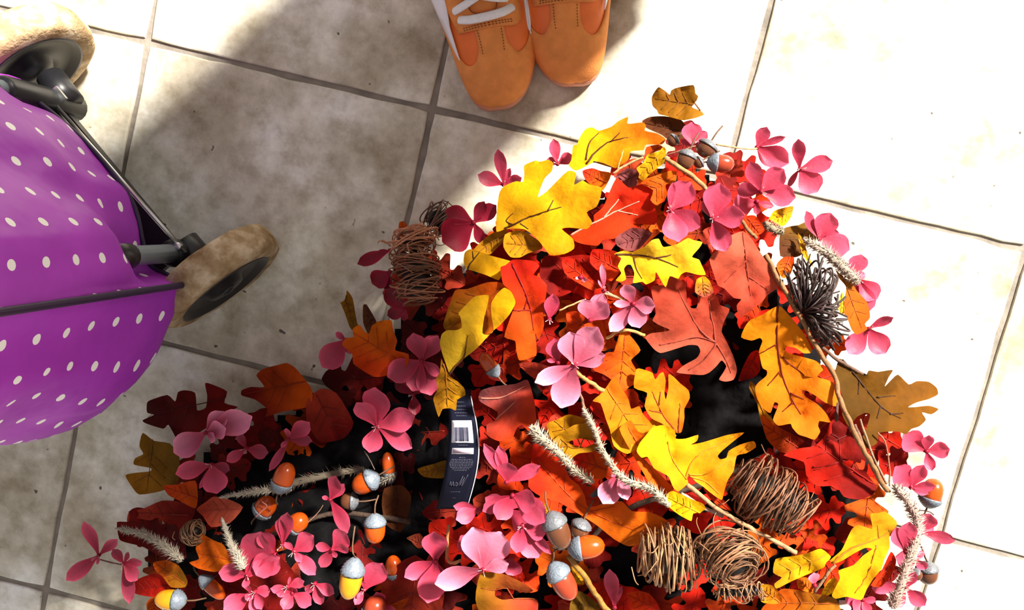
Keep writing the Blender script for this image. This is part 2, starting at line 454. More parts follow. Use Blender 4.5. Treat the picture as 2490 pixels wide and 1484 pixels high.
# ------------------------------------------------------------------ purple shopping trolley, standing upright on two wheels
M['steel'] = simple('zinc_steel', (.62, .63, .62), .3, 1.0, .1, 80)
M['tubegrey'] = simple('grey_painted_tube', (.30, .36, .41), .35, .3, .08, 60)
M['black'] = simple('black_plastic', (.012, .012, .014), .38, 0, .2, 80)
M['piping'] = simple('dark_purple_piping', (.022, .008, .045), .5, 0, .2, 200)
def foam_mat():
    m_, t, nn, L, b = nt('worn_foam_tyre')
    tc = N(t, 'ShaderNodeTexCoord'); n1 = N(t, 'ShaderNodeTexNoise', Scale=38., Detail=6., Roughness=.6); L.new(tc.outputs['Object'], n1.inputs['Vector'])
    r = ramp(t, [(.30, (.20, .12, .055)), (.47, (.38, .27, .15)), (.62, (.60, .48, .33)), (.8, (.70, .62, .5))]); L.new(n1.outputs[0], r.inputs[0])
    L.new(r.outputs[0], b.inputs['Base Color']); b.inputs['Roughness'].default_value = .95; b.inputs['Specular IOR Level'].default_value = .1
    n2 = N(t, 'ShaderNodeTexNoise', Scale=220., Detail=4.); L.new(tc.outputs['Object'], n2.inputs['Vector'])
    bp = N(t, 'ShaderNodeBump', Strength=.6, Distance=.003); L.new(n2.outputs[0], bp.inputs['Height']); L.new(bp.outputs[0], b.inputs['Normal'])
    return m_
M['foam'] = foam_mat()
def dot_mat():
    m_, t, nn, L, b = nt('purple_polka_dot_cloth')
    uv = N(t, 'ShaderNodeUVMap'); uv.uv_map = 'UVMap'; sp = N(t, 'ShaderNodeSeparateXYZ'); L.new(uv.outputs[0], sp.inputs[0])
    def mt(op, a, b_=None):
        n = N(t, 'ShaderNodeMath', operation=op)
        for i, q in enumerate((a, b_)):
            if q is None: continue
            if isinstance(q, (int, float)): n.inputs[i].default_value = q
            else: L.new(q, n.inputs[i])
        return n.outputs[0]
    pu, pv = .037, .033
    v = mt('DIVIDE', sp.outputs[1], pv); row = mt('FLOOR', v); fv = mt('SUBTRACT', mt('FRACT', v), .5)
    u = mt('ADD', mt('DIVIDE', sp.outputs[0], pu), mt('MULTIPLY', mt('MODULO', row, 2), .5)); fu = mt('SUBTRACT', mt('FRACT', u), .5)
    du = mt('MULTIPLY', fu, pu); dv = mt('MULTIPLY', fv, pv)
    d = mt('SQRT', mt('ADD', mt('MULTIPLY', du, du), mt('MULTIPLY', dv, dv)))
    k = mt('LESS_THAN', d, .0044)
    tc = N(t, 'ShaderNodeTexCoord'); n1 = N(t, 'ShaderNodeTexNoise', Scale=9., Detail=3.); L.new(tc.outputs['Object'], n1.inputs['Vector'])
    r = ramp(t, [(.3, (.34, .028, .46)), (.7, (.46, .05, .60))]); L.new(n1.outputs[0], r.inputs[0])
    mx = N(t, 'ShaderNodeMix', data_type='RGBA'); L.new(k, mx.inputs[0]); L.new(r.outputs[0], mx.inputs[6]); mx.inputs[7].default_value = (.92, .92, .92, 1)
    L.new(mx.outputs[2], b.inputs['Base Color']); b.inputs['Roughness'].default_value = .5; b.inputs['Specular IOR Level'].default_value = .35
    n2 = N(t, 'ShaderNodeTexNoise', Scale=14., Detail=3.); L.new(tc.outputs['Object'], n2.inputs['Vector'])
    bp = N(t, 'ShaderNodeBump', Strength=.5, Distance=.012); L.new(n2.outputs[0], bp.inputs['Height']); L.new(bp.outputs[0], b.inputs['Normal'])
    return m_
M['dots'] = dot_mat()
def trolley():
    O = at(455, 690, .1)[:2]; ex = np.array([-.795, .607]); ex /= np.linalg.norm(ex); ey = np.array([-ex[1], ex[0]])
    if ey[1] > 0: ey = -ey
    def W3(a, b, z): q = O + a * ex + b * ey; return np.array([q[0], q[1], z])
    root = empty('shopping_trolley', W3(.135, .08, 0), 'purple polka-dot wheeled shopping trolley standing upright with tan foam tyres', 'shopping trolley')
    # bag: its foot hangs a little above the wheels
    Ob = at(455, 690, .13)[:2]; DZ = .03
    def WB(a, b, z): q = Ob + a * ex + b * ey; return np.array([q[0], q[1], z])
    def sec(z):
        z = z - DZ
        dep = float(np.interp(z, [.08, .1, .16, .22, .3, .4, .6], [.20, .222, .215, .185, .150, .142, .14]))
        bk = float(np.interp(z, [.08, .12, .2, .3, .6], [-.006, -.014, -.023, -.022, -.012]))
        nt_ = float(np.interp(z, [.08, .155, .18, .21], [.022, .02, -.006, bk - .001]))
        bl = float(np.interp(z, [.08, .1, .14, .25, .4, .6], [.6, 1, 1.05, .9, .75, .6]))
        P = [(0, 0), (.020, nt_ * .6), (.040, nt_), (.060, nt_ * .7 + bk * .3), (.1, bk), (.135, bk - .002), (.19, bk), (.235, nt_ * .5 + bk * .5), (.27, 0), (.27 + .03 * bl, .06), (.27 + .035 * bl, dep * .55), (.27 + .022 * bl, dep * .93),
             (.25, dep * 1.03), (.135, dep * 1.05), (.02, dep * 1.03), (-.018 * bl, dep * .99), (-.036 * bl, dep * .86), (-.041 * bl, dep * .6), (-.036 * bl, dep * .35), (-.018 * bl, .032)]
        return np.array(P)
    zs = [.082, .086, .094, .105, .12, .14, .155, .17, .185, .195, .205, .215, .23, .25, .27, .29, .32, .35, .38, .42, .46, .5, .54, .58, .60, .612]
    vs = []; uvs = []; sub = 6; ref = None
    for z in zs:
        z0_ = z; z = z + DZ; P = sec(max(z, .086 + DZ))
        ctr = P.mean(0)
        sc = {.082: .90, .086: .955, .094: .99, .60: .985, .612: .93}.get(z0_, 1.0)
        n = len(P); loop = []
        for i in range(n):
            p0, p1, p2, p3 = P[i - 1], P[i], P[(i + 1) % n], P[(i + 2) % n]
            if i == 0: p0 = p1 - (p2 - p1) * .3            # sharp seam corner
            if i == n - 1: p3 = p2 + (p2 - p1) * .3
            for k in range(sub):
                t = k / sub
                loop.append(.5 * ((2 * p1) + (-p0 + p2) * t + (2 * p0 - 5 * p1 + 4 * p2 - p3) * t * t + (-p0 + 3 * p1 - 3 * p2 + p3) * t ** 3))
        loop = ctr + (np.array(loop) - ctr) * sc
        if ref is None and z >= .2:
            pass
        w = [WB(a, b, z) for a, b in loop]
        for k, p in enumerate(w):
            q = loop[k] - ctr; q = q / (np.linalg.norm(q) + 1e-9)
            dd = noise.noise(Vector((p[0] * 16, p[1] * 16, p[2] * 9))) * .009 + noise.noise(Vector((p[0] * 40, p[1] * 40, p[2] * 14))) * .003
            if k == 0: dd = 0
            vs.append(p + np.array([*(q[0] * ex + q[1] * ey), 0]) * dd)
    n = len(P) * sub; nz = len(zs)
    kref = zs.index(.25); L_ = np.array(vs[kref * n:(kref + 1) * n]); per = np.concatenate([[0], np.cumsum(np.linalg.norm(np.diff(np.vstack([L_, L_[:1]]), axis=0), axis=1))])
    for z in zs:
        for k in range(n):
            v_ = per[k] if k <= n // 2 else per[k] - per[n]
            uvs.append((z + .5, v_ + 1.3365))
    fs = []
    for a in range(nz - 1):
        for k in range(n):
            j = (k + 1) % n; fs.append((a * n + k, a * n + j, (a + 1) * n + j, (a + 1) * n + k))
    fs.append(tuple(range(n))[::-1]); fs.append(tuple((nz - 1) * n + k for k in range(n)))
    bag = mesh_obj('bag', vs, fs, M['dots'], root, uvs=uvs)
    seam = [np.array(vs[a * n]) for a in range(1, nz - 1)]
    seam = [p + np.array([*(-.0015 * ex - .0012 * ey), 0]) for p in seam]
    # the piping curls under at the foot of the bag
    v, f = tube(spline(seam, 3), .0034, 8); mesh_obj('piping', v, f, M['piping'], bag)
    flap = [WB(-.002, .002, .124), WB(.02, .012, .124), WB(.04, .02, .124), WB(.06, .01, .126), WB(.1, -.012, .132), WB(.17, -.013, .132), WB(.235, -.0, .13)]
    v, f = tube(spline(flap, 5), .0026, 8); mesh_obj('bottom_seam', v, f, M['piping'], bag)
    # frame tubes
    for a, top, sl in ((.033, .196, .105), (.233, .205, .17)):
        b = -.009
        v, f = tube([W3(a, b, .05), W3(a, b, .3), W3(a, b + .003, .62), W3(a, b, .86)], .0095, 14); fr = mesh_obj('frame_tube', v, f, M['tubegrey'], root)
        v, f = tube([W3(a, b, .048), W3(a, b, .052), W3(a, b, sl - .004), W3(a, b, sl)], [.012, .0145, .0145, .0125], 16); mesh_obj('leg_fitting', v, f, M['black'], root)
        v, f = tube([W3(a, b, .184), W3(a, b, .187), W3(a, b, .214)], [.0105, .0122, .0122], 16); mesh_obj('sleeve_ring', v, f, M['black'], fr)
    hp = [W3(.033, -.009, .86), W3(.036, -.012, .93), W3(.075, -.02, .965), W3(.133, -.022, .97), W3(.19, -.02, .965), W3(.23, -.012, .93), W3(.233, -.009, .86)]
    v, f = tube(spline(hp, 5), .0095, 12); mesh_obj('handle', v, f, M['black'], root)
    # axle fittings, rod, wheels
    for a0, a1 in ((.040, .006), (.226, .262)):
        v, f = tube([W3(a0, -.017, .078), W3((a0 + a1) / 2, -.018, .078), W3(a1, -.019, .075)], [.016, .0155, .0145], 14); mesh_obj('axle_block', v, f, M['black'], root)
    v, f = tube([W3(.024, -.021, .1035), W3(.236, -.014, .1035)], .0024, 8); rod = mesh_obj('brace_rod', v, f, M['steel'], root)
    mb = MB()
    for a, b in ((.232, -.012), (.033, -.02)):
        v, f = lathe([(-.004, .0035), (-.003, .0045), (.003, .0045), (.004, .0035)], W3(a, b, .1045), (0, 0, 1), 8); mb.add(v, f)
    mb.build('rod_nut', M['steel'], rod)
    v, f = box(W3(.230, -.012, .099), (*ex, 0), (*ey, 0), (0, 0, 1), .008, .015, .0018); mesh_obj('bracket_plate', v, f, M['steel'], root, smooth=False)
    RW = .0735
    for ac, s in ((-.0075, -1), (.2935, 1)):      # s: outward direction along ex
        c = W3(ac, -.019 if s < 0 else -.008, RW)
        ax = np.array([*(ex * s), 0])
        hwid = .0175
        prof = [(-hwid, .053), (-hwid, .0645), (-hwid * .8, .0708), (-hwid * .4, RW - .0004), (0, RW), (hwid * .4, RW - .0004), (hwid * .8, .0708), (hwid, .0645), (hwid, .053), (hwid - .004, .052), (-hwid + .004, .052), (-hwid, .053)]
        seg = 56; v, f = lathe(prof, c, ax, seg); f = f[:-2]
        for k in range(len(v)):
            q = v[k] - c; rr = q - ax * (q @ ax); rl = np.linalg.norm(rr)
            if rl > .064:
                v[k] = v[k] + rr / rl * (noise.noise(Vector(v[k] * 55)) * .0016) * (1 if v[k][2] > .012 else 0) + ax * noise.noise(Vector(v[k] * 48 + 7)) * .0012
        w = mesh_obj('wheel', v, f, M['foam'], root)
        hub = [(-hwid + .003, .006), (-hwid + .003, .0605), (-hwid + .001, .0622), (-hwid - .0008, .0622), (-hwid + .001, .058), (-hwid + .006, .054), (-hwid + .009, .024), (-hwid - .004, .02), (-hwid - .004, .0)]
        dsk = [(-hwid - .001, .0), (-hwid - .001, .0195), (-hwid + .005, .023), (-hwid + .005, .045), (-hwid - .0006, .051), (-hwid - .0006, .0538), (hwid + .0006, .0538), (hwid + .0006, .051), (hwid - .005, .045), (hwid - .005, .023), (hwid + .001, .0195), (hwid + .001, .0)]
        v, f = lathe(dsk, c, ax, 48); mesh_obj('hub', v, f, M['black'], w)
        v, f = lathe([(hwid, .008), (hwid + .003, .008), (hwid + .0045, .005), (hwid + .0045, .0)], c, ax, 16); mesh_obj('hub_cap', v, f, M['black'], w)
    # front foot and base plate under the bag
    v, f = box(W3(.133, .09, .074), (*ex, 0), (*ey, 0), (0, 0, 1), .10, .10, .005); mesh_obj('base_plate', v, f, M['black'], root, smooth=False)
    v, f = tube(spline([W3(.05, .17, .075), W3(.055, .18, .02), W3(.08, .183, .0075), W3(.19, .183, .0075), W3(.213, .18, .02), W3(.218, .17, .075)], 5), .0072, 10); mesh_obj('front_foot', v, f, M['tubegrey'], root)
trolley()

# ------------------------------------------------------------------ the garlands
OUT = np.array([(1180, 440), (1380, 330), (1600, 215), (1700, 215), (1860, 320), (2020, 390), (1990, 470), (1960, 510), (2050, 560), (2130, 700), (2160, 800), (2280, 960), (2300, 1080), (2290, 1250), (2310, 1310), (2280, 1484), (2200, 1600), (1950, 1730), (1500, 1790), (1000, 1770), (600, 1700), (330, 1590), (180, 1400), (215, 1270), (310, 1180), (360, 960), (640, 890), (830, 800), (880, 640), (950, 540), (1050, 500)], float)
OUTL = [tuple(p) for p in OUT]
DIPS = [(1720, 930, 150, .075), (1500, 1380, 70, .05), (1110, 1000, 90, .035), (930, 1180, 150, .05), (1400, 1150, 60, .02)]
_hc = {}
def h(x, y):
    k = (round(x / 6), round(y / 6))
    if k in _hc: return _hc[k]
    d = dist_poly((x, y), OUT); d = d if inside((x, y), OUTL) else -d
    q = min(1, max(0, (x - 820) / 380.)) if y > 780 else 1.0; q = q * q * (3 - 2 * q)
    z = .022 + .134 * (.5 + .5 * q) * (1 - math.exp(-max(d, 0) / 150.)) + min(d, 0) * .00008
    for cx, cy, s, a in DIPS: z -= a * math.exp(-((x - cx) ** 2 + (y - cy) ** 2) / (2 * s * s))
    z = max(z, .012); _hc[k] = z
    return z
CR = {'A': (1130, 200, 2.968), 'B': (1580, 200, 2.65), 'C': (780, 480, 3.092), 'D': (1260, 600, 3.092), 'E': (1760, 620, 3.092), 'I': (300, 820, 3.092), 'L': (150, 1060, 3.5), 'M': (620, 1060, 3.5), 'J': (850, 840, 3.092), 'H': (1180, 1040, 3.342), 'F': (1500, 1040, 3.342), 'G': (1850, 1000, 3.067), 'P': (0, 0, 1)}
def K(c, p):
    ox, oy, s = CR[c]; return [(ox + q[0] / s, oy + q[1] / s) + tuple(q[2:]) for q in p]
gA = empty('autumn_garland', (*at(1650, 950, 0)[:2], 0), 'sunlit coil of artificial garland with yellow and orange oak leaves and twig bundles', 'garland')
gB = empty('autumn_garland', (*at(700, 1250, 0)[:2], 0), 'shaded artificial garland heap of pink flowers, acorns and dark red leaves beside the trolley', 'garland')
def G(x, y): return gB if (y > 830 and x < 1085) else gA

COLS = dict(yellow=(.62, .31, .003), ylight=(.66, .40, .02), gold=(.42, .19, .004), orange=(.52, .105, .003), dorange=(.40, .055, .002), redor=(.46, .032, .003), red=(.42, .010, .003), dred=(.12, .004, .003), maroon=(.055, .006, .006),
            rust=(.40, .075, .04), drust=(.30, .03, .014), brown=(.23, .09, .004), olive=(.125, .06, .004), dbrown=(.07, .02, .006), plumc=(.16, .04, .04))
def polyz(P, z):
    return [at(x, y, z) for x, y in P]
def leaf(poly, c, dz=0.0, c2=None, veins=None, gdir=None, tilt=(0, 0), cup=0.0, flatz=None, vcolr=None, drape=.55, res=13):
    """poly: outline of a fabric leaf; c, c2: colours blended along gdir; dz: lift above the heap's surface; tilt: metres of height per 100 units"""
    P0 = np.array(poly, float)
    P = []
    for i in range(len(P0)):
        a_, b_, c_, d_ = P0[i - 1], P0[i], P0[(i + 1) % len(P0)], P0[(i + 2) % len(P0)]
        m1 = (c_ - a_) * .32; m2 = (d_ - b_) * .32
        for t in (0, .33, .66):
            t2, t3 = t * t, t ** 3
            P.append((2 * t3 - 3 * t2 + 1) * b_ + (t3 - 2 * t2 + t) * m1 + (-2 * t3 + 3 * t2) * c_ + (t3 - t2) * m2)
    P = np.array(P)
    Q = [tuple(p) for p in P]; n = len(Q)
    cen = P0.mean(0); size = max(np.ptp(P[:, 0]), np.ptp(P[:, 1])); step = max(size / res, 6)
    pts = [Vector(q) for q in Q]
    gp = []; y = P[:, 1].min(); r_ = 0
    while y < P[:, 1].max():
        x = P[:, 0].min() + (step / 2 if r_ % 2 else 0)
        while x < P[:, 0].max(): gp.append((x, y)); x += step
        y += step * .87; r_ += 1
    gp = np.array(gp); gp = gp[inside_np(gp, P)]; gp = gp[dist_np(gp, P) > step * .35] if len(gp) else gp
    pts += [Vector(q) for q in gp]
    # principal axis for automatic veins
    X = P - P.mean(0); ev, evec = np.linalg.eigh(X.T @ X); ax = evec[:, 1]; pe = (X @ ax)
    if veins is None:
        a0, a1 = pe.min() * .86, pe.max() * .86; mid = P.mean(0); veins = [[tuple(mid + ax * a0), tuple(mid + ax * (a0 + a1) / 2), tuple(mid + ax * a1)]]
        sd = evec[:, 0]
        for t in (.28, .48, .68):
            b0 = mid + ax * (a0 + (a1 - a0) * t)
            for s in (-1, 1):
                L_ = 0
                d_ = ax * .75 + sd * s; d_ /= np.linalg.norm(d_)
                while L_ < size * .4 and inside(b0 + d_ * (L_ + step * .5), Q): L_ += step * .25
                if L_ > step: veins.append([tuple(b0), tuple(b0 + d_ * L_ * .85)])
    vs_ = [np.array(v) for v in veins]
    for v in vs_:
        sq = spline(v, max(2, int(np.linalg.norm(v[-1] - v[0]) / len(v) / (step * .7))))
        ok = inside_np(sq, P) & (dist_np(sq, P) > step * .2); pts += [Vector(q) for q in sq[ok]]
    r = delaunay_2d_cdt(pts, [], [list(range(n))], 1, 1e-6)
    seed = cen * .013
    hc_ = h(*cen)
    g = np.array(gdir, float) if gdir is not None else None
    if g is not None: g /= np.linalg.norm(g)
    prj = (P - cen) @ (g if g is not None else ax); pm, pM = prj.min(), prj.max()
    segs = [(v[i], v[i + 1]) for v in vs_ for i in range(len(v) - 1)]
    SA = np.array([s[0] for s in segs]); SB = np.array([s[1] for s in segs]); SD = SB - SA
    def dv(q):
        t = np.clip(((q - SA) * SD).sum(1) / ((SD * SD).sum(1) + 1e-9), 0, 1)
        return float(np.sqrt(((SA + SD * t[:, None] - q) ** 2).sum(1)).min())
    def zf(q):
        base = (flatz if flatz is not None else hc_ + drape * (h(*q) - hc_)) + dz
        base += tilt[0] * (q[0] - cen[0]) / 100 + tilt[1] * (q[1] - cen[1]) / 100
        base += cup * ((np.linalg.norm(q - cen) / (size * .5)) ** 2)
        base += noise.noise(Vector((q[0] / 70 + seed[0], q[1] / 70 + seed[1], 0))) * .0065 + noise.noise(Vector((q[0] / 24, q[1] / 24, 3))) * .0016
        base += .0055 * min(1., dv(q) / 26.) - .004
        return max(base, .0035)
    V = []; C = []
    ca = np.array(COLS[c] if isinstance(c, str) else c); cb = np.array(COLS[c2] if isinstance(c2, str) else (c2 if c2 is not None else ca))
    for v in r[0]:
        q = np.array((v.x, v.y)); V.append(at(q[0], q[1], zf(q)))
        t = ((q - cen) @ (g if g is not None else ax) - pm) / (pM - pm + 1e-9)
        t = t + .22 * noise.noise(Vector((q[0] / 45, q[1] / 45, seed[0])))
        t = min(max(t, 0), 1); t = t * t * (3 - 2 * t)
        C.append(ca * (1 - t) + cb * t)
    F_ = []
    for f in r[2]:
        a, b, c_ = [V[i] for i in f[:3]]
        F_.append(tuple(f) if np.cross(b - a, c_ - a)[2] > 0 else tuple(f)[::-1])
    par = G(*cen)
    ob = mesh_obj('leaf', V, F_, M['leaf'], par, origin=at(cen[0], cen[1], zf(cen)), cols=C)
    bvh = BVHTree.FromPolygons([Vector(v) for v in V], F_)
    mb = MB(); auto = vcolr is None; vc = np.array(vcolr) if vcolr is not None else (ca + cb) / 2 * np.array((.72, .6, .6))
    for k, v in enumerate(vs_):
        p = spline(v, 6) if len(v) > 1 else v
        w = []
        for q in p:
            b0 = at(q[0], q[1], zf(q)); hit = bvh.find_nearest(Vector(b0))
            b0 = np.array(hit[0]) if hit[0] is not None else b0; to = CB - b0; w.append(b0 + to / np.linalg.norm(to) * .0005)
        rad = np.linspace(.0011 if k == 0 else .0008, .0004, len(w)) * (.7 if auto else 1)
        tv, tf = tube(w, rad, 5); mb.add(tv, tf, vc)
    mb.build('vein', M['vein'], ob)
    return ob

PINK = np.array((.56, .075, .14)); DPINK = np.array((.27, .008, .028)); LPINK = np.array((.72, .24, .36))
def petal(C3, T3, w, parent, col, cup=.25, roll=0.0):
    C3 = np.asarray(C3); T3 = np.asarray(T3); d = T3 - C3; L = np.linalg.norm(d); d = d / L
    up = np.array([0, 0, 1.]); side = np.cross(d, up); side /= np.linalg.norm(side) + 1e-9; nrm = np.cross(side, d)
    s2 = side * math.cos(roll) + nrm * math.sin(roll); n2 = np.cross(s2, d)
    nu, nv = 9, 6; V = []; Cc = []; Fc = []
    for i in range(nu + 1):
        u = i / nu
        if u > .60: q_ = (u - .60) / .40; pf = math.sqrt(max(0.0, 1 - (q_ * .985) ** 2.3))
        else: q_ = u / .60; pf = .15 + .85 * (q_ * q_ * (3 - 2 * q_)) ** .9
        hwid = w * 1.32 * L * .5 * pf
        for k in range(nv + 1):
            v = -1 + 2 * k / nv
            bend = L * .16 * math.sin(u * math.pi) * (-.6)
            p = C3 + d * (L * (u - (.035 * v * v if u > .7 else 0))) + s2 * hwid * v + n2 * (cup * hwid * (v * v) + bend + L * .02 * noise.noise(Vector((u * 3 + C3[0] * 90, v * 2, C3[1] * 90))))
            V.append(p)
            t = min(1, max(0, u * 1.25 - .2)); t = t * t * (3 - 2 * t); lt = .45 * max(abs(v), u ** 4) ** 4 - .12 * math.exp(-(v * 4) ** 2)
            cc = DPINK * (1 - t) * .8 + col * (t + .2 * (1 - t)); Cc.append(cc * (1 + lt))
    for i in range(nu):
        for k in range(nv):
            q = i * (nv + 1) + k; Fc.append((q, q + 1, q + nv + 2, q + nv + 1))
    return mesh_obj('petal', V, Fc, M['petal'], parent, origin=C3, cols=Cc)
def flower(crop, c, tips, dz=.012, col=None, lift=.004, stam=True, z=None):
    cx, cy = K(crop, [c])[0]; tp = K(crop, tips)
    z0 = (h(cx, cy) + dz) if z is None else z; C3 = at(cx, cy, z0)
    cl = PINK if col is None else np.asarray(col)
    mb = MB(); v, f = lathe([(-.006, .0008), (-.002, .0018), (.001, .0024), (.0022, .001)], C3, (0, 0, 1), 8); mb.add(v, f, DPINK)
    fl = mb.build('flower', M['petal'], G(cx, cy), origin=C3)
    for q in tp:
        w = q[2] if len(q) > 2 else .5; up = q[3] if len(q) > 3 else lift + random.uniform(-.004, .006); cm = q[4] if len(q) > 4 else 1.0
        zt = max(z0 + up, .006)
        petal(C3, at(q[0], q[1], zt), w, fl, cl * cm * random.uniform(.9, 1.1), cup=random.uniform(.12, .4), roll=random.uniform(-.3, .3))
    if stam and random.random() < .55:
        mb = MB()
        for k in range(4):
            a = random.uniform(0, 6.28); e = C3 + np.array([math.cos(a) * .004, math.sin(a) * .004, random.uniform(.005, .009)])
            v, f = tube([C3, (C3 + e) / 2 + np.array([0, 0, .001]), e], [.0003, .00025, .0004], 4); mb.add(v, f)
        mb.build('stamen', M['stamen'], fl)
    return fl

NUT = dict(o=(.40, .055, .003), y=(.55, .24, .006), b=(.10, .034, .014), r=(.28, .035, .013))
def acorn(crop, cap_end, tip, d, col='o', dz=.016, slope=0.0, stem=None):
    (ax_, ay_), (bx, by) = K(crop, [cap_end, tip]); s = CR[crop][2]; d = d / s
    mx_, my_ = (ax_ + bx) / 2, (ay_ + by) / 2; z = max(h(mx_, my_) + dz, .012)
    A = at(ax_, ay_, z); B = at(bx, by, z + slope); a = B - A; L = np.linalg.norm(a); a /= L
    r = d / 2 * (CB[2] - z) / F
    prof = [(0.34, .93), (.44, 1.), (.60, .99), (.74, .92), (.85, .76), (.92, .58), (.97, .36), (.985, .14), (1.0, .05)]
    v, f = lathe([(.3 * L, r * .7)] + [(t * L, q * r) for t, q in prof], A, a, 20)
    cc = np.array(NUT[col]); C = np.tile(cc, (len(v), 1))
    nut = mesh_obj('acorn', v, f, M['nut'], G(mx_, my_), origin=(A + B) / 2, cols=C)
    # scaled cup
    pr = []; seg = 22; rows_ = 9
    vs = []; fs = []; u = np.array([0, 0, 1.]) if abs(a[2]) < .9 else np.array([1., 0, 0]); u = u - a * (u @ a); u /= np.linalg.norm(u); w = np.cross(a, u)
    for i in range(rows_ + 2):
        t = i / rows_
        if i <= rows_: al, rr = L * (.02 + .36 * t), r * 1.07 * math.sin(math.pi / 2 * min(1, .12 + t * .95)) ** .8
        else: al, rr = L * .365, r * .96
        for k in range(seg):
            q = 2 * math.pi * k / seg
            bmp = 1 + (.05 if (k + i) % 2 else -.03) * (1.3 if 0 < i < rows_ else 0)
            vs.append(A + a * al + rr * bmp * (math.cos(q) * u + math.sin(q) * w))
    for i in range(rows_ + 1):
        for k in range(seg):
            l = (k + 1) % seg; fs.append((i * seg + k, i * seg + l, (i + 1) * seg + l, (i + 1) * seg + k))
    fs.append(tuple(range(seg))[::-1])
    cg = np.array((.14, .165, .195)) if col != 'b' else np.array((.11, .115, .125))
    mesh_obj('acorn_cup', vs, fs, M['cap'], nut, cols=np.tile(cg, (len(vs), 1)))
    if stem is None: sp = [A + a * .002, A - a * .008 + np.array([0, 0, -.002]), A - a * .016 + np.array([.002, .001, -.008])]
    else: sp = [A] + [at(x, y, h(x, y) + dz) for x, y in K(crop, stem)]
    v, f = tube(spline(sp, 4), .0009, 6); mesh_obj('acorn_stalk', v, f, M['stem'], nut, cols=np.tile((.10, .05, .025), (len(v), 1)))
def plume(crop, pts, r0, r1, dz=.022, col=(.40, .33, .24), dens=260, lifts=None):
    P = K(crop, pts); s = CR[crop][2]
    W3 = [at(x, y, h(x, y) + dz + (lifts[i] if lifts else 0)) for i, (x, y) in enumerate(P)]
    c = spline(W3, 8); n = len(c); sc = (CB[2] - c[n // 2][2]) / F / s
    rad = np.linspace(r0, r1, n) * sc * .78
    for k in range(3): rad[k] *= (.35 + .22 * k); rad[-1 - k] *= (.45 + .18 * k)
    mb = MB(); v, f = tube(c, rad * .8, 10); mb.add(v, f, np.array(col) * .8)
    T = np.gradient(c, axis=0)
    for k in range(dens):
        i = random.randrange(n); t = T[i] / (np.linalg.norm(T[i]) + 1e-9)
        q = np.array([random.gauss(0, 1) for _ in range(3)]); q -= t * (q @ t); q /= np.linalg.norm(q)
        b = c[i] + T[i] * random.uniform(-.5, .5) + q * rad[i] * .8; dr = q * .8 + t * random.uniform(-.9, -.1)
        e = b + dr / np.linalg.norm(dr) * rad[i] * random.uniform(.6, 1.7); sd_ = np.cross(dr, t); sd_ = sd_ / (np.linalg.norm(sd_) + 1e-9) * .0006
        mb.add([b - sd_, b + sd_, b + t * .0007, e], [(0, 1, 3), (1, 2, 3), (2, 0, 3)], np.array(col) * random.uniform(.85, 1.5))
    mb.build('plume', M['plume'], G(*P[len(P) // 2]), origin=c[n // 2])
def stem(crop, pts, d, dz=.012, col=(.20, .095, .035), lifts=None, name='stem'):
    P = K(crop, pts); s = CR[crop][2]
    W3 = [at(x, y, max(h(x, y) + dz + (lifts[i] if lifts else 0), .006)) for i, (x, y) in enumerate(P)]
    c = spline(W3, 7); r = d / 2 / s * .00041
    rad = np.array([r * (1 + .18 * noise.noise(Vector((i * .8, W3[0][0] * 50, 0)))) for i in range(len(c))])
    c = c + np.array([[noise.noise(Vector((i * .35, 3, p[0] * 9))) * r * .6, noise.noise(Vector((i * .35, 9, p[1] * 9))) * r * .6, 0] for i, p in enumerate(c)])
    v, f = tube(c, rad, 8); mesh_obj(name, v, f, M['stem'], G(*P[len(P) // 2]), cols=np.tile(np.array(col), (len(v), 1)))
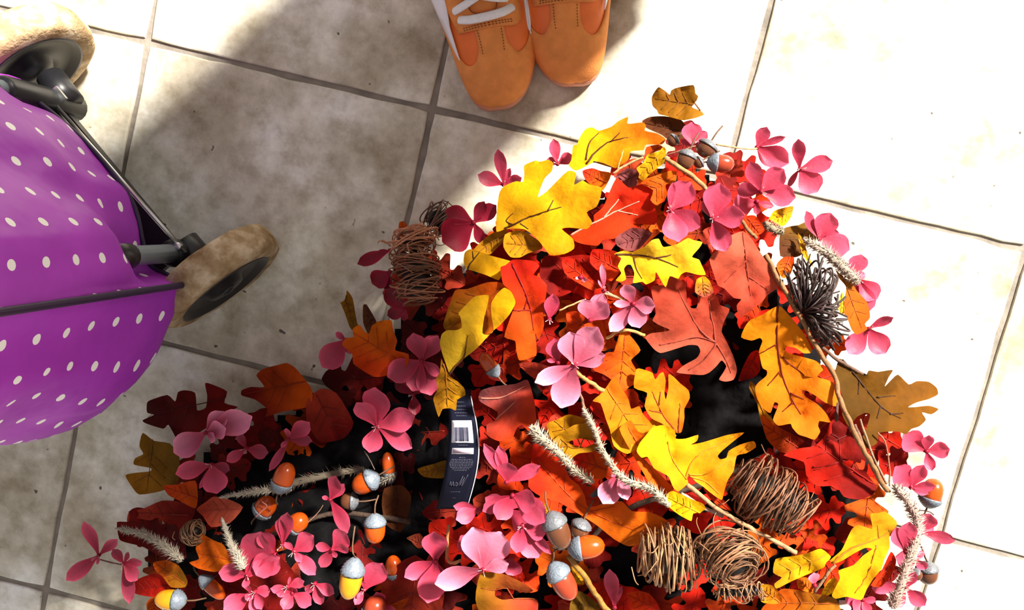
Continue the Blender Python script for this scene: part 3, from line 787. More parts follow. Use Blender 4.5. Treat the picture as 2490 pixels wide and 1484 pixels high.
def bundle(crop, c, A, B, ang, n=44, dz=.02, col=(.20, .085, .035), wire=.00075, tilt=.35, squeeze=1.0, z=None, strays=5, jit=.14):
    """a twig bundle: loops wound round an axis that lies at picture angle ang; A half-length, B radius"""
    (cx, cy), = K(crop, [c]); s = CR[crop][2]; z0 = h(cx, cy) + dz if z is None else z
    k_ = (CB[2] - z0) / F / s; C3 = at(cx, cy, z0)
    e1 = at(cx + math.cos(ang) * 50, cy + math.sin(ang) * 50, z0) - C3; e1 /= np.linalg.norm(e1)
    e1 = e1 * math.cos(tilt) + np.array([0, 0, 1.]) * math.sin(tilt)
    u = np.array([0, 0, 1.]); u = u - e1 * (u @ e1); u /= np.linalg.norm(u); w = np.cross(e1, u)
    mb = MB(); a_, b_ = A * k_, B * k_
    for i in range(n):
        t = -.93 + 1.86 * (i + random.uniform(-.4, .4)) / n; t = max(-.96, min(.96, t))
        rr = b_ * math.sqrt(1 - t * t * .85) * (random.uniform(.72, 1.04) if random.random() < .7 else random.uniform(.35, .8))
        tl1, tl2 = random.gauss(0, jit), random.gauss(0, jit); ph = random.uniform(0, 6.28); ec = random.uniform(.0, .12)
        pts = []; m_ = 26
        for q in range(m_):
            g_ = 2 * math.pi * q / m_
            r_ = rr * (1 + ec * math.cos(2 * g_ + ph)) + rr * .05 * noise.noise(Vector((math.cos(g_) * 1.5, math.sin(g_) * 1.5, i * 3.1)))
            pts.append(C3 + e1 * (a_ * t + r_ * (tl1 * math.cos(g_) + tl2 * math.sin(g_))) + u * r_ * math.cos(g_) * squeeze + w * r_ * math.sin(g_))
        pts = np.array(pts); pts[:, 2] = np.maximum(pts[:, 2], .003)
        v, f = tube(pts, wire * random.uniform(.7, 1.35), 5, closed=True); mb.add(v, f, np.array(col) * random.uniform(.45, 1.7))
    for i in range(strays):
        p = C3 + e1 * a_ * random.uniform(-1, 1) + w * b_ * random.uniform(-1, 1) + u * b_ * .7
        q = p + e1 * b_ * random.uniform(-.7, .7) + w * b_ * random.uniform(-.7, .7) + u * b_ * .3
        v, f = tube(spline([p, (p + q) / 2 + u * b_ * .3, q], 5), wire * .7, 4); mb.add(v, f, np.array(col) * 1.2)
    # near-black core painted in for the shade among the twigs
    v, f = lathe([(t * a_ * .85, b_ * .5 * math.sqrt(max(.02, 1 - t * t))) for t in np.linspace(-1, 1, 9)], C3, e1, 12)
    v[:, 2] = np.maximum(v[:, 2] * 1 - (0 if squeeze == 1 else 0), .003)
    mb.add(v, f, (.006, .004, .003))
    mb.build('twig_bundle', M['twig'], G(cx, cy), origin=C3)

# near-black sheet added under each garland for the shade in its gaps
def gap_shade(par, test):
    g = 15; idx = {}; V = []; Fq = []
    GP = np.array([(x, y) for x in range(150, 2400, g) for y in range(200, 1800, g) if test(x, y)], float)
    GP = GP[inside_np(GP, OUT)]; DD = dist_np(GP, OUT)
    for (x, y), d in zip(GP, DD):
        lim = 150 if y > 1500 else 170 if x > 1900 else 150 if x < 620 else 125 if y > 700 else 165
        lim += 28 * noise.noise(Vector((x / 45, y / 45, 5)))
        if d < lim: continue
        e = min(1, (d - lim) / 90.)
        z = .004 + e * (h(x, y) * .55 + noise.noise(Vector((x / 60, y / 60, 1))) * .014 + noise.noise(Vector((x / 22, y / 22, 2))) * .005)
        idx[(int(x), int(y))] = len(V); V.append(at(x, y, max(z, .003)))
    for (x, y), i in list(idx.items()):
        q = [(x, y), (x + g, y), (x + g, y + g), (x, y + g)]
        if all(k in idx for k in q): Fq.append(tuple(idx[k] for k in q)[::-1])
    mesh_obj('gap_shade', V, Fq, M['mat'], par)
gap_shade(gA, lambda x, y: not (y > 830 and x < 1085) or (y > 830 and x >= 1059))
gap_shade(gB, lambda x, y: (y > 804 and x < 1085))

# --- leaves traced one by one
def LF(crop, pts, *a, **k):
    if k.get('veins'): k['veins'] = [K(crop, v) for v in k['veins']]
    return leaf(K(crop, pts), *a, **k)
LF('A', [(1350,110),(1370,70),(1400,35),(1450,65),(1480,90),(1490,60),(1530,40),(1650,20),(1665,80),(1685,100),(1675,130),(1640,180),(1700,205),(1725,235),(1660,260),(1580,275),(1530,265),(1440,240),(1400,230),(1385,200),(1355,170)], (.15, .055, .003), .05, (.22, .085, .004), gdir=(1, 1), tilt=(.01, -.02))  # browns darkened to carry this leaf's backlit shade
LF('A', [(1280,280),(1340,250),(1440,245),(1560,270),(1600,330),(1590,400),(1480,420),(1420,380),(1330,340),(1300,320)], 'dbrown', .02)
LF('A', [(770,560),(780,460),(810,450),(830,400),(870,340),(920,325),(970,350),(1060,320),(1110,280),(1180,250),(1175,300),(1280,290),(1310,310),(1300,350),(1390,370),(1450,410),(1420,450),(1310,450),(1290,490),(1200,500),(1180,560),(1090,620),(1000,600),(930,580),(870,610),(800,640),(750,600)], 'yellow', .035, 'orange', gdir=(1, -.1), veins=[[(880,590),(950,500),(1050,430),(1180,400)],[(1050,430),(1120,365)],[(875,560),(900,440),(970,365)],[(930,575),(1000,590),(1080,622)]], vcolr=(.05, .01, .003))
LF('A', [(1240,620),(1290,580),(1320,520),(1400,500),(1435,465),(1455,500),(1440,580),(1390,620),(1330,670),(1290,710),(1255,690),(1260,660)], 'yellow', .055, 'gold', tilt=(.01, 0))
LF('A', [(230,1080),(228,1000),(235,900),(250,800),(285,750),(370,715),(420,720),(430,660),(430,600),(510,565),(540,575),(600,560),(635,580),(630,640),(580,690),(545,770),(530,830),(590,790),(660,720),(745,640),(805,655),(790,740),(850,710),(905,740),(985,760),(980,830),(950,900),(880,940),(920,1010),(880,1060),(760,1050),(700,1060),(780,1130),(790,1200),(720,1240),(620,1250),(570,1190),(520,1130),(430,1060),(300,1060)], 'yellow', .055, (.46, .19, .003), gdir=(.3, 1), tilt=(.006, -.004), veins=[[(290,1055),(350,1030),(450,980),(600,930),(700,900)],[(350,1030),(300,1000),(350,945)],[(400,1020),(460,1060)],[(600,930),(640,850)]], vcolr=(.06, .02, .003))
LF('A', [(290,1100),(380,1070),(450,1090),(540,1150),(560,1200),(460,1235),(400,1265),(330,1262),(280,1190)], 'brown', .035, 'gold')
LF('A', [(60,1215),(120,1150),(200,1090),(290,1055),(310,1090),(280,1150),(230,1200),(180,1245),(100,1230)], 'brown', .03, 'gold')
LF('A', [(0,1230),(40,1205),(110,1225),(180,1250),(310,1285),(340,1300),(275,1335),(265,1390),(245,1430),(160,1395),(70,1365),(10,1345),(-8,1290)], 'yellow', .042, 'gold', veins=[[(10,1420),(30,1330),(105,1230)],[(65,1280),(55,1220)]], vcolr=(.04, .015, .004))
LF('A', [(760,1105),(930,1010),(930,960),(1000,900),(1050,780),(1100,690),(1180,760),(1260,740),(1310,700),(1400,720),(1480,740),(1440,860),(1370,890),(1390,960),(1370,1030),(1210,1020),(1280,1060),(1200,1110),(1080,1130),(1000,1140),(960,1180),(860,1170),(800,1150)], 'redor', .03, 'red', gdir=(1, -.5), veins=[[(760,1108),(930,1020),(1100,930),(1260,860)],[(1000,980),(1110,845)],[(1100,930),(1250,960)]], vcolr=(.55, .25, .18))
LF('A', [(1090,1120),(1210,1050),(1330,1075),(1350,1100),(1260,1200),(1180,1220),(1100,1180)], 'plumc', .032)
LF('A', [(1240,710),(1330,690),(1480,640),(1530,650),(1520,720),(1450,740),(1460,820),(1390,890),(1340,850),(1360,780)], 'orange', .04, 'dorange')
LF('A', [(1180,560),(1290,540),(1310,470),(1400,450),(1440,480),(1380,500),(1310,540),(1230,620),(1180,650),(1080,690),(1090,640)], 'dorange', .02, 'drust')
LF('A', [(1090,680),(1180,620),(1250,650),(1240,740),(1170,770),(1100,740)], 'plumc', .036)
LF('A', [(850,640),(920,620),(980,640),(1060,660),(1000,780),(940,770),(870,700)], 'orange', .038, 'red')
LF('A', [(1080,1240),(1150,1215),(1210,1225),(1300,1185),(1350,1140),(1400,1130),(1420,1170),(1440,1190),(1530,1170),(1610,1125),(1650,1140),(1715,1155),(1690,1200),(1640,1260),(1690,1280),(1710,1320),(1740,1390),(1680,1390),(1600,1370),(1560,1390),(1540,1420),(1480,1400),(1450,1480),(1400,1400),(1380,1370),(1370,1430),(1310,1460),(1280,1440),(1215,1450),(1225,1380),(1200,1320),(1170,1320),(1150,1350),(1165,1420),(1130,1440),(1090,1430),(1130,1380),(1105,1330),(1130,1270)], 'yellow', .055, 'ylight', gdir=(0, -1), veins=[[(1090,1245),(1200,1245),(1380,1270),(1540,1335)],[(1380,1270),(1490,1245)],[(1220,1270),(1240,1350),(1280,1420)]], vcolr=(.06, .015, .003))
# left centre
LF('C', [(1350,530),(1390,510),(1440,470),(1520,470),(1600,480),(1645,515),(1600,580),(1640,600),(1700,660),(1690,760),(1670,860),(1680,960),(1640,1070),(1610,1020),(1620,1100),(1620,1190),(1540,1220),(1490,1225),(1470,1150),(1460,1080),(1380,1050),(1420,920),(1460,800),(1420,700),(1370,650)], 'red', .045, 'dorange', gdir=(-.1, 1), veins=[[(1440,500),(1530,700),(1580,850),(1600,1000)],[(1580,850),(1440,850)],[(1530,840),(1560,740)]], vcolr=(.16, .005, .004))
LF('C', [(895,1100),(910,1030),(950,1000),(1010,1000),(1060,980),(1050,900),(1035,870),(1110,790),(1160,745),(1260,735),(1255,800),(1230,900),(1215,1020),(1260,1035),(1300,1000),(1285,900),(1280,800),(1330,720),(1380,680),(1430,710),(1465,790),(1420,880),(1350,960),(1290,1010),(1180,1130),(1080,1210),(1010,1270),(970,1330),(940,1250),(915,1180)], 'ylight', .06, 'yellow', gdir=(1, -.3), tilt=(.004, .0), veins=[[(965,1330),(1070,1210),(1090,1130),(1105,1040)]], vcolr=(.12, .04, .006))
LF('C', [(950,1010),(920,960),(960,830),(1010,700),(1100,690),(1250,640),(1350,640),(1420,690),(1380,800),(1300,1000),(1220,1040),(1050,1010),(1000,1015)], 'dorange', .042, 'brown')
LF('C', [(240,990),(290,960),(330,1010),(360,1020),(390,950),(450,930),(530,925),(545,1000),(575,1080),(560,1150),(660,1180),(650,1260),(560,1310),(480,1345),(400,1350),(310,1300),(245,1250),(235,1180),(160,1110),(190,1060),(245,1050)], 'redor', .045, 'orange', gdir=(0, -1))
LF('C', [(125,740),(150,790),(190,760),(195,700),(240,760),(270,930),(285,980),(240,1000),(215,970),(180,870)], 'brown', .03, 'olive')
LF('C', [(318,815),(345,808),(390,880),(420,940),(385,965),(358,1030),(318,940)], 'dbrown', .058)
LF('J', [(690,100),(720,180),(760,240),(810,270),(860,320),(870,375),(810,410),(800,490),(760,475),(700,480),(670,540),(640,450),(630,400),(660,330),(650,250),(680,200)], 'brown', .055, 'gold', gdir=(1, 0))
LF('C', [(590,190),(620,180),(650,210),(640,280),(600,300),(585,240)], 'dorange', .02)
# centre
LF('D', [(955,685),(1000,652),(1100,640),(1140,625),(1060,590),(1010,555),(1035,500),(1015,400),(1000,300),(1090,290),(1115,310),(1125,250),(1150,215),(1190,235),(1245,270),(1265,330),(1270,400),(1300,460),(1340,460),(1355,400),(1340,330),(1400,320),(1430,360),(1460,350),(1500,380),(1520,440),(1590,470),(1550,560),(1530,640),(1570,720),(1620,830),(1645,930),(1620,1000),(1560,1015),(1510,1000),(1540,950),(1565,900),(1530,855),(1490,900),(1440,945),(1390,965),(1290,960),(1190,945),(1250,890),(1340,840),(1370,790),(1350,745),(1280,740),(1150,780),(1070,800),(1020,770)], 'rust', .065, 'drust', gdir=(.3, -1), veins=[[(1485,720),(1400,660),(1320,560),(1200,320)],[(1485,720),(1350,680),(1200,710),(1060,740)],[(1485,720),(1460,560),(1430,400)],[(1490,730),(1400,850),(1280,930)],[(1490,730),(1560,850),(1600,950)]], vcolr=(.22, .035, .02), drape=.3)
LF('D', [(1330,340),(1340,250),(1400,220),(1440,260),(1470,340),(1420,380),(1370,370)], 'yellow', .06, 'rust', gdir=(0, 1))
LF('D', [(770,640),(820,650),(870,700),(920,780),(860,840),(850,860),(890,930),(910,1010),(830,1060),(790,1090),(700,1000),(640,960),(560,920),(660,800),(720,790),(740,720)], 'orange', .045, 'redor', gdir=(-1, .3))
LF('D', [(890,920),(960,930),(1010,950),(1030,1000),(1060,960),(1090,945),(1110,1010),(1100,1100),(1110,1150),(1130,1060),(1130,960),(1170,980),(1220,1030),(1280,1080),(1290,1140),(1250,1220),(1250,1290),(1230,1390),(1190,1400),(1080,1330),(1000,1290),(950,1200),(970,1100),(870,1060)], 'gold', .06, 'orange', gdir=(.3, 1), veins=[[(1190,1395),(1130,1320),(1080,1250),(1005,1090)],[(1075,1250),(985,1230)],[(1060,1190),(1070,1090)],[(1205,1400),(1215,1180)]], vcolr=(.20, .03, .003))
LF('D', [(640,1090),(720,980),(770,1050),(830,1150),(850,1220),(910,1200),(940,1260),(1000,1330),(1010,1360),(960,1420),(920,1500),(820,1560),(720,1500),(690,1380),(660,1300),(620,1180),(560,1160)], 'orange', .06, 'gold', gdir=(0, 1))
LF('D', [(200,70),(330,80),(480,60),(700,90),(760,110),(740,180),(700,260),(560,300),(460,240),(420,330),(300,380),(220,350),(160,210)], 'red', .02, 'dred')
LF('D', [(330,100),(430,90),(480,150),(560,250),(640,300),(560,330),(430,260),(350,200)], 'redor', .03, 'red')
LF('D', [(560,20),(720,30),(790,80),(770,180),(700,260),(620,200),(540,120)], 'redor', .035, 'red')
LF('D', [(360,500),(440,485),(500,530),(490,560),(450,600),(560,560),(620,540),(660,640),(660,720),(600,800),(540,760),(420,640),(380,610)], 'dorange', .038, 'redor')
LF('D', [(0,880),(130,870),(280,920),(330,1000),(200,1010),(100,980)], 'drust', .03)
LF('D', [(560,1160),(620,1180),(700,1400),(660,1330),(580,1260),(540,1210)], 'red', .05)
LF('D', [(1000,1300),(1100,1330),(1190,1420),(1120,1480),(980,1460),(940,1420)], 'yellow', .045, 'gold')
LF('H', [(540,120),(600,60),(720,-20),(840,-30),(900,60),(880,100),(760,90),(670,120),(690,165),(800,165),(890,130),(920,170),(860,200),(760,210),(700,250),(640,250),(570,190)], 'brown', .03, 'gold')
LF('B', [(385,1140),(440,1070),(520,990),(600,960),(650,1000),(700,1080),(770,1180),(840,1260),(830,1320),(760,1370),(720,1420),(650,1470),(580,1520),(560,1440),(590,1400),(540,1390),(480,1330),(440,1310),(410,1230)], 'drust', .05, 'rust', gdir=(0, -1), veins=[[(600,970),(620,1150),(650,1380)],[(620,1150),(480,1290)],[(630,1250),(760,1340)]])
LF('B', [(340,960),(400,930),(430,1000),(440,1080),(400,1120),(370,1040)], 'drust', .04)
LF('B', [(610,870),(680,860),(740,950),(700,985),(620,975)], 'redor', .05)
LF('B', [(860,1130),(925,1125),(930,1170),(900,1250),(850,1260),(815,1180)], 'redor', .045, 'orange')
LF('B', [(770,880),(800,830),(860,810),(925,800),(910,870),(860,930),(800,900)], 'gold', .02, 'yellow')
LF('B', [(840,960),(900,930),(960,920),(1020,895),(1060,930),(1080,1020),(1020,1030),(980,1110),(930,1130),(840,1120)], 'olive', .03, 'dbrown')
LF('B', [(955,970),(990,1020),(1020,1110),(1055,1190),(1010,1150),(975,1090)], 'gold', .04)
LF('E', [(840,110),(900,170),(960,200),(1000,270),(1080,360),(1100,470),(1060,520),(1080,560),(1000,600),(960,560),(930,480),(900,430),(910,320),(920,240),(870,180)], 'brown', .035, 'dorange', tilt=(.0, .0))
LF('E', [(870,330),(890,280),(905,330),(905,440),(870,430),(860,390)], 'ylight', .03, 'gold')
# right side heroes
LF('E', [(130,620),(160,540),(200,490),(290,450),(370,400),(420,385),(470,430),(540,510),(600,590),(650,680),(660,735),(600,740),(540,700),(480,690),(455,710),(490,740),(600,770),(700,800),(750,860),(720,890),(705,920),(760,935),(820,960),(855,1040),(850,1140),(760,1110),(690,1060),(620,1020),(585,1025),(620,1070),(700,1120),(760,1180),(805,1260),(720,1250),(710,1290),(725,1330),(685,1390),(620,1370),(560,1350),(515,1300),(500,1270),(410,1285),(370,1240),(400,1160),(410,1120),(380,1110),(350,1190),(290,1150),(250,1080),(235,1000),(260,960),(320,910),(325,870),(290,850),(270,760),(265,720),(290,650),(270,625),(210,645)], (.56, .17, .003), .05, 'orange', gdir=(.6, 1), veins=[[(408,310),(400,600),(430,860),(500,1060),(580,1200)],[(395,675),(270,740)],[(420,880),(330,985)],[(440,770),(605,910)],[(500,1040),(600,1085)],[(520,1110),(440,1180)]], vcolr=(.12, .008, .003))
LF('E', [(830,910),(870,780),(940,830),(1060,910),(1090,870),(1160,880),(1270,865),(1240,920),(1210,990),(1250,950),(1310,900),(1390,975),(1450,950),(1540,955),(1600,1000),(1610,1050),(1540,1085),(1450,1110),(1385,1145),(1440,1145),(1540,1135),(1615,1160),(1560,1200),(1490,1185),(1520,1240),(1470,1290),(1410,1310),(1370,1350),(1310,1330),(1240,1330),(1170,1340),(1150,1420),(1080,1450),(1010,1430),(1060,1340),(1080,1280),(1100,1200),(1060,1190),(1000,1220),(940,1290),(890,1200),(900,1100),(870,1000)], (.065, .028, .002), .05, (.13, .045, .002), gdir=(1, 0), veins=[[(890,790),(1000,920),(1180,1140),(1330,1230)],[(1020,940),(1010,1050)],[(1150,1070),(1290,1060)],[(1180,1140),(1150,1230)],[(1250,1200),(1350,1190)]], vcolr=(.035, .012, .004))  # olive brown, with the shade of its backlit face put into the colour
LF('E', [(690,1330),(750,1290),(820,1240),(870,1250),(940,1310),(970,1360),(1000,1400),(1020,1484),(900,1560),(680,1600),(650,1480)], 'dred', .03)
LF('E', [(150,830),(200,740),(260,720),(275,860),(230,920),(110,950)], 'red', .03, 'dred')
LF('E', [(200,950),(240,990),(240,1060),(300,1160),(370,1240),(390,1300),(330,1330),(280,1260),(250,1120),(190,1000)], 'brown', .02, 'gold')
LF('E', [(280,1200),(420,1300),(560,1370),(640,1440),(560,1500),(420,1480),(320,1380)], 'dred', .02, 'dorange')
LF('G', [(170,330),(280,280),(400,260),(480,180),(520,80),(580,70),(640,110),(700,180),(760,270),(790,380),(750,360),(740,390),(620,355),(610,390),(650,430),(770,440),(800,480),(860,560),(840,620),(740,660),(620,640),(560,560),(420,560),(340,480),(320,380)], 'dred', .03, 'red', gdir=(-1, .2))
LF('G', [(640,560),(760,540),(870,560),(830,640),(700,660),(620,620)], 'dorange', .025, 'dred')
LF('G', [(520,1110),(600,1040),(640,960),(680,880),(730,850),(830,880),(820,800),(820,765),(880,760),(930,750),(1010,820),(1010,860),(960,920),(960,1020),(920,1110),(900,1180),(840,1250),(790,1330),(750,1410),(640,1385),(560,1400),(530,1370),(590,1250),(580,1190),(690,1150),(760,1080),(830,1030),(780,1020),(700,1060),(600,1120),(530,1140)], 'yellow', .055, 'gold', gdir=(.2, -1), veins=[[(530,1130),(680,1020),(850,960),(960,900)],[(880,950),(870,850)],[(860,1000),(800,1200),(700,1360)]], vcolr=(.30, .10, .003))
LF('F', [(1270,1180),(1290,1070),(1400,1050),(1520,1030),(1580,1010),(1660,985),(1740,1050),(1700,1100),(1680,1140),(1560,1190),(1420,1250),(1300,1310),(1280,1270),(1340,1220)], 'yellow', .05, 'gold')
LF('G', [(150,1330),(240,1330),(400,1360),(470,1375),(560,1400),(600,1500),(560,1560),(10,1560),(10,1470),(60,1420)], 'brown', .045, 'dorange')
LF('G', [(0,1300),(80,1300),(150,1370),(155,1430),(80,1440),(0,1420)], 'orange', .055, 'gold')
LF('G', [(270,1250),(340,1240),(390,1290),(390,1360),(330,1345),(280,1320)], 'orange', .04)
LF('G', [(450,1370),(500,1270),(550,1240),(570,1280),(540,1350),(500,1375)], 'yellow', .05)
LF('G', [(820,1300),(900,1190),(970,1050),(1010,1110),(990,1200),(900,1310)], 'red', .035, 'redor')
LF('G', [(880,1200),(990,1150),(1050,1180),(1000,1260),(920,1300)], 'dred', .02)
LF('F', [(300,330),(250,240),(200,245),(160,190),(190,120),(240,60),(290,0),(380,-20),(470,20),(480,90),(560,90),(660,60),(650,110),(600,140),(700,120),(800,90),(900,60),(1035,40),(950,110),(860,185),(820,230),(840,258),(890,245),(910,190),(1000,140),(1110,110),(1130,160),(1050,210),(975,230),(950,350),(900,430),(870,530),(850,590),(760,530),(700,480),(640,440),(600,395),(560,400),(580,450),(500,520),(460,490),(420,400),(370,370)], 'yellow', .075, (.56, .17, .003), gdir=(1, .7), drape=.3, veins=[[(560,420),(600,300),(700,200),(950,70)],[(580,380),(700,380),(860,300),(1050,170)],[(560,420),(450,250),(400,50)],[(590,400),(720,440),(830,540)]], vcolr=(.42, .16, .004))
LF('F', [(700,490),(780,530),(860,580),(935,680),(840,650),(760,580)], 'redor', .055)
LF('F', [(20,10),(110,-60),(170,30),(230,60),(170,130),(200,240),(290,320),(370,400),(460,500),(430,600),(330,570),(250,430),(180,310),(100,170)], 'orange', .06, 'dorange', gdir=(0, 1))
LF('F', [(400,550),(450,515),(520,540),(600,580),(700,620),(720,660),(680,690),(620,700),(605,760),(540,730),(490,700),(420,640)], 'yellow', .065)
LF('H', [(390,130),(480,160),(620,250),(680,400),(760,470),(810,560),(830,640),(900,640),(970,610),(1110,600),(1190,680),(1340,690),(1480,760),(1400,870),(1260,900),(1250,950),(1160,965),(1050,910),(900,790),(740,690),(600,610),(450,560),(350,480),(370,300)], 'red', .04, 'orange', gdir=(1, .7), veins=[[(420,250),(650,520),(850,680),(1200,830)],[(850,680),(1050,640)],[(650,520),(640,400)]])
LF('H', [(680,260),(800,200),(920,190),(1000,270),(980,400),(900,420),(760,380)], 'dorange', .025, 'red')
LF('H', [(395,610),(460,600),(540,680),(500,705),(420,690)], 'gold', .05)
LF('H', [(690,1120),(730,1150),(790,1220),(800,1275),(740,1270),(720,1200)], 'gold', .04)
LF('H', [(-40,1190),(100,1180),(200,1210),(300,1260),(390,1325),(330,1345),(200,1310),(90,1310),(80,1370),(140,1400),(260,1390),(420,1400),(400,1520),(0,1540),(-80,1400)], 'drust', .05, 'brown')
LF('H', [(880,1290),(940,1250),(1000,1290),(1010,1380),(980,1470),(930,1450)], 'red', .02)
LF('H', [(1150,1350),(1250,1330),(1330,1350),(1400,1430),(1420,1540),(1200,1540),(1180,1420)], 'red', .03, 'redor')
LF('H', [(760,1330),(850,1380),(930,1450),(900,1530),(700,1540),(690,1430)], 'olive', .02)
LF('J', [(990,340),(1080,310),(1250,290),(1340,260),(1390,420),(1405,560),(1405,640),(1360,660),(1300,600),(1260,620),(1220,700),(1120,720),(1040,680),(1030,600),(1100,560),(1110,500),(990,430),(970,390)], 'plumc', .035, 'redor', gdir=(.8, 1), veins=[[(980,400),(1150,390),(1330,300)],[(1100,560),(1250,420)]], vcolr=(.45, .15, .1))
LF('J', [(510,930),(640,890),(725,865),(740,940),(700,1000),(560,990)], 'olive', .0, 'brown')
LF('J', [(1480,600),(1560,560),(1650,520),(1800,560),(1840,640),(1700,690),(1650,740),(1780,780),(1700,830),(1560,800)], 'brown', .02, 'gold')
# shaded side
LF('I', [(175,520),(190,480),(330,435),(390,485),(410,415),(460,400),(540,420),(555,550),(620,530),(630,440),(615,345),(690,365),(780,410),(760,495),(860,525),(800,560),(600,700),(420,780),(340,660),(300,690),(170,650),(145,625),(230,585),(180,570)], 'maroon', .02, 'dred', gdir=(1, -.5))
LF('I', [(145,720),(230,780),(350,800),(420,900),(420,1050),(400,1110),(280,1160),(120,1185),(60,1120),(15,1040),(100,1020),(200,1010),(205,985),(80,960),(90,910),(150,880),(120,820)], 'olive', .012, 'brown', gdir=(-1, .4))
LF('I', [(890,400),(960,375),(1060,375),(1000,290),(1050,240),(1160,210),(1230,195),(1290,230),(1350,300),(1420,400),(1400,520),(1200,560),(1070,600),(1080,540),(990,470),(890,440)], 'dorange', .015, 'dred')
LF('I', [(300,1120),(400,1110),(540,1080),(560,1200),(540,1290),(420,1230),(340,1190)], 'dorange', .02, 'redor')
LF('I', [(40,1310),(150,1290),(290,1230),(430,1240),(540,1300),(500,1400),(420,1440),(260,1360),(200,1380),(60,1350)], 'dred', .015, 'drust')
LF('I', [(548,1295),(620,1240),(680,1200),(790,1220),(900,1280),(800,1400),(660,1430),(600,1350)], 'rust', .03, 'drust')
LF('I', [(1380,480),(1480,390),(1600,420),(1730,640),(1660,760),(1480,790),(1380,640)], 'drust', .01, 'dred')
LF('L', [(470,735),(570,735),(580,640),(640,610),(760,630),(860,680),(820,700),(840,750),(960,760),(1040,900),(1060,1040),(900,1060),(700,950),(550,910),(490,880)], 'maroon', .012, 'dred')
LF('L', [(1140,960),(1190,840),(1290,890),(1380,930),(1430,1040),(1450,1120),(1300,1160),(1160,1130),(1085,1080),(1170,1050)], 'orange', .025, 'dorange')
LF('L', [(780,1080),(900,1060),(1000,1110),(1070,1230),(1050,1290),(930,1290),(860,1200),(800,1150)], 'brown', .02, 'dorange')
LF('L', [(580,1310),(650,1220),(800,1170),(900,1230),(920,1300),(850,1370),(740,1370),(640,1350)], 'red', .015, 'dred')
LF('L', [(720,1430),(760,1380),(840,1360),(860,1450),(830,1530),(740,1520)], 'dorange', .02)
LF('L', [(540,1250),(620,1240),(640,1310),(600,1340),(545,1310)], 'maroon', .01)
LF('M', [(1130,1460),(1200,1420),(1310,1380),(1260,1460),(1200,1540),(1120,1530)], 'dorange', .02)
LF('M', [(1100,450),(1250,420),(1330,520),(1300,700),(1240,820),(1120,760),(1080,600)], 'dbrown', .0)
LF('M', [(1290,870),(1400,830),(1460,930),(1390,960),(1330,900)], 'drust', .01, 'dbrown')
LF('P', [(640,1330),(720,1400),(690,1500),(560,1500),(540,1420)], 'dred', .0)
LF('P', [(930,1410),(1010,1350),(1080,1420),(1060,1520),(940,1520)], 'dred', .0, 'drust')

# --- small filler leaves deep in the heap
def oak(cx, cy, L, ang, wd=.62):
    half = [(0, .03), (.06, .16), (.16, .26), (.22, .38), (.30, .36), (.32, .20), (.38, .16), (.44, .30), (.52, .50), (.60, .46), (.62, .24), (.68, .20), (.74, .36), (.82, .38), (.86, .22), (.94, .16), (1.0, .02)]
    pts = [(a - .5, b * wd) for a, b in half] + [(a - .5, -b * wd * .95) for a, b in half[::-1]]
    c, s = math.cos(ang), math.sin(ang)
    return [(cx + L * (x * c - y * s), cy + L * (x * s + y * c)) for x, y in pts]
rnd = random.Random(21)
FILL = []
for gx in range(360, 2260, 82):
    for gy in range(330, 1790, 82):
        x = gx + rnd.uniform(-28, 28); y = gy + rnd.uniform(-28, 28)
        if not inside((x, y), OUTL) or dist_poly((x, y), OUT) < (50 if y > 1520 else 105 if x < 1900 else 135): continue
        if any(((x - a) / e) ** 2 + ((y - b) / f) ** 2 < 1 for a, b, e, f in ((1650, 860, 120, 60), (1780, 990, 120, 110), (1520, 1390, 85, 75), (1110, 1080, 55, 170), (950, 1240, 110, 90), (1790, 1240, 60, 40), (1680, 1280, 60, 40))): continue
        FILL.append((x, y))
for k, (x, y) in enumerate(FILL):
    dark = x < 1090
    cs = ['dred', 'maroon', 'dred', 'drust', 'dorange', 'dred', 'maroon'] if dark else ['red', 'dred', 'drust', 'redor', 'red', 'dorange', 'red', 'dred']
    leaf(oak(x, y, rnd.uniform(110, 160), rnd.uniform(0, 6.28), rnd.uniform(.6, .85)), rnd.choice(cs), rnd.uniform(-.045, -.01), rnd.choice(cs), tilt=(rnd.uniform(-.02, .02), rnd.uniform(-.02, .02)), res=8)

# --- flowers, petal by petal
FW = flower
FW('B', (130, 825), [(265, 645, .6), (325, 935, .5), (185, 1030, .6), (150, 645, .22)], .05)
FW('B', (405, 880), [(450, 648, .6), (612, 860, .55), (490, 1092, .45, -.004), (350, 760, .4, -.01, .6)], .055)
FW('B', (715, 705), [(645, 512, .38, .01, .7), (865, 560, .55), (940, 745, .5), (560, 690, .5, -.012, .6)], .05)
FW('B', (690, 420), [(755, 288, .5, .006, .8), (876, 352, .2, .004, .7), (895, 525, .5), (772, 545, .25, -.01, .6)], .045)
FW('B', (965, 560), [(958, 365, .32, .012, .6), (1180, 508, .42), (1080, 710, .65), (890, 680, .22, -.012, .5)], .045)
FW('B', (690, 770), [(535, 800, .6), (690, 855, .4, -.004, .7), (800, 800, .3, -.006, .6)], .03)
FW('B', (1090, 1010), [(1165, 842, .65), (1008, 830, .28, .004, .6), (1288, 1080, .65), (1222, 972, .4, -.006, .7)], .045)
FW('B', (275, 410), [(268, 258, .68), (370, 320, .4, -.006, .7), (200, 370, .3, -.008, .5)], .04)
FW('B', (1320, 1250), [(1362, 1110, .7), (1250, 1160, .3, -.006, .6), (1390, 1240, .4, -.008)], .035)
FW('B', (1345, 1270), [(1465, 1400, .62), (1400, 1490, .5), (1300, 1380, .4, -.01, .7)], .028)
FW('E', (1085, 555), [(1275, 470, .3, .008, .7), (1215, 742, .55, 0, .8), (935, 745, .5), (995, 600, .25, -.004, .5)], .028)
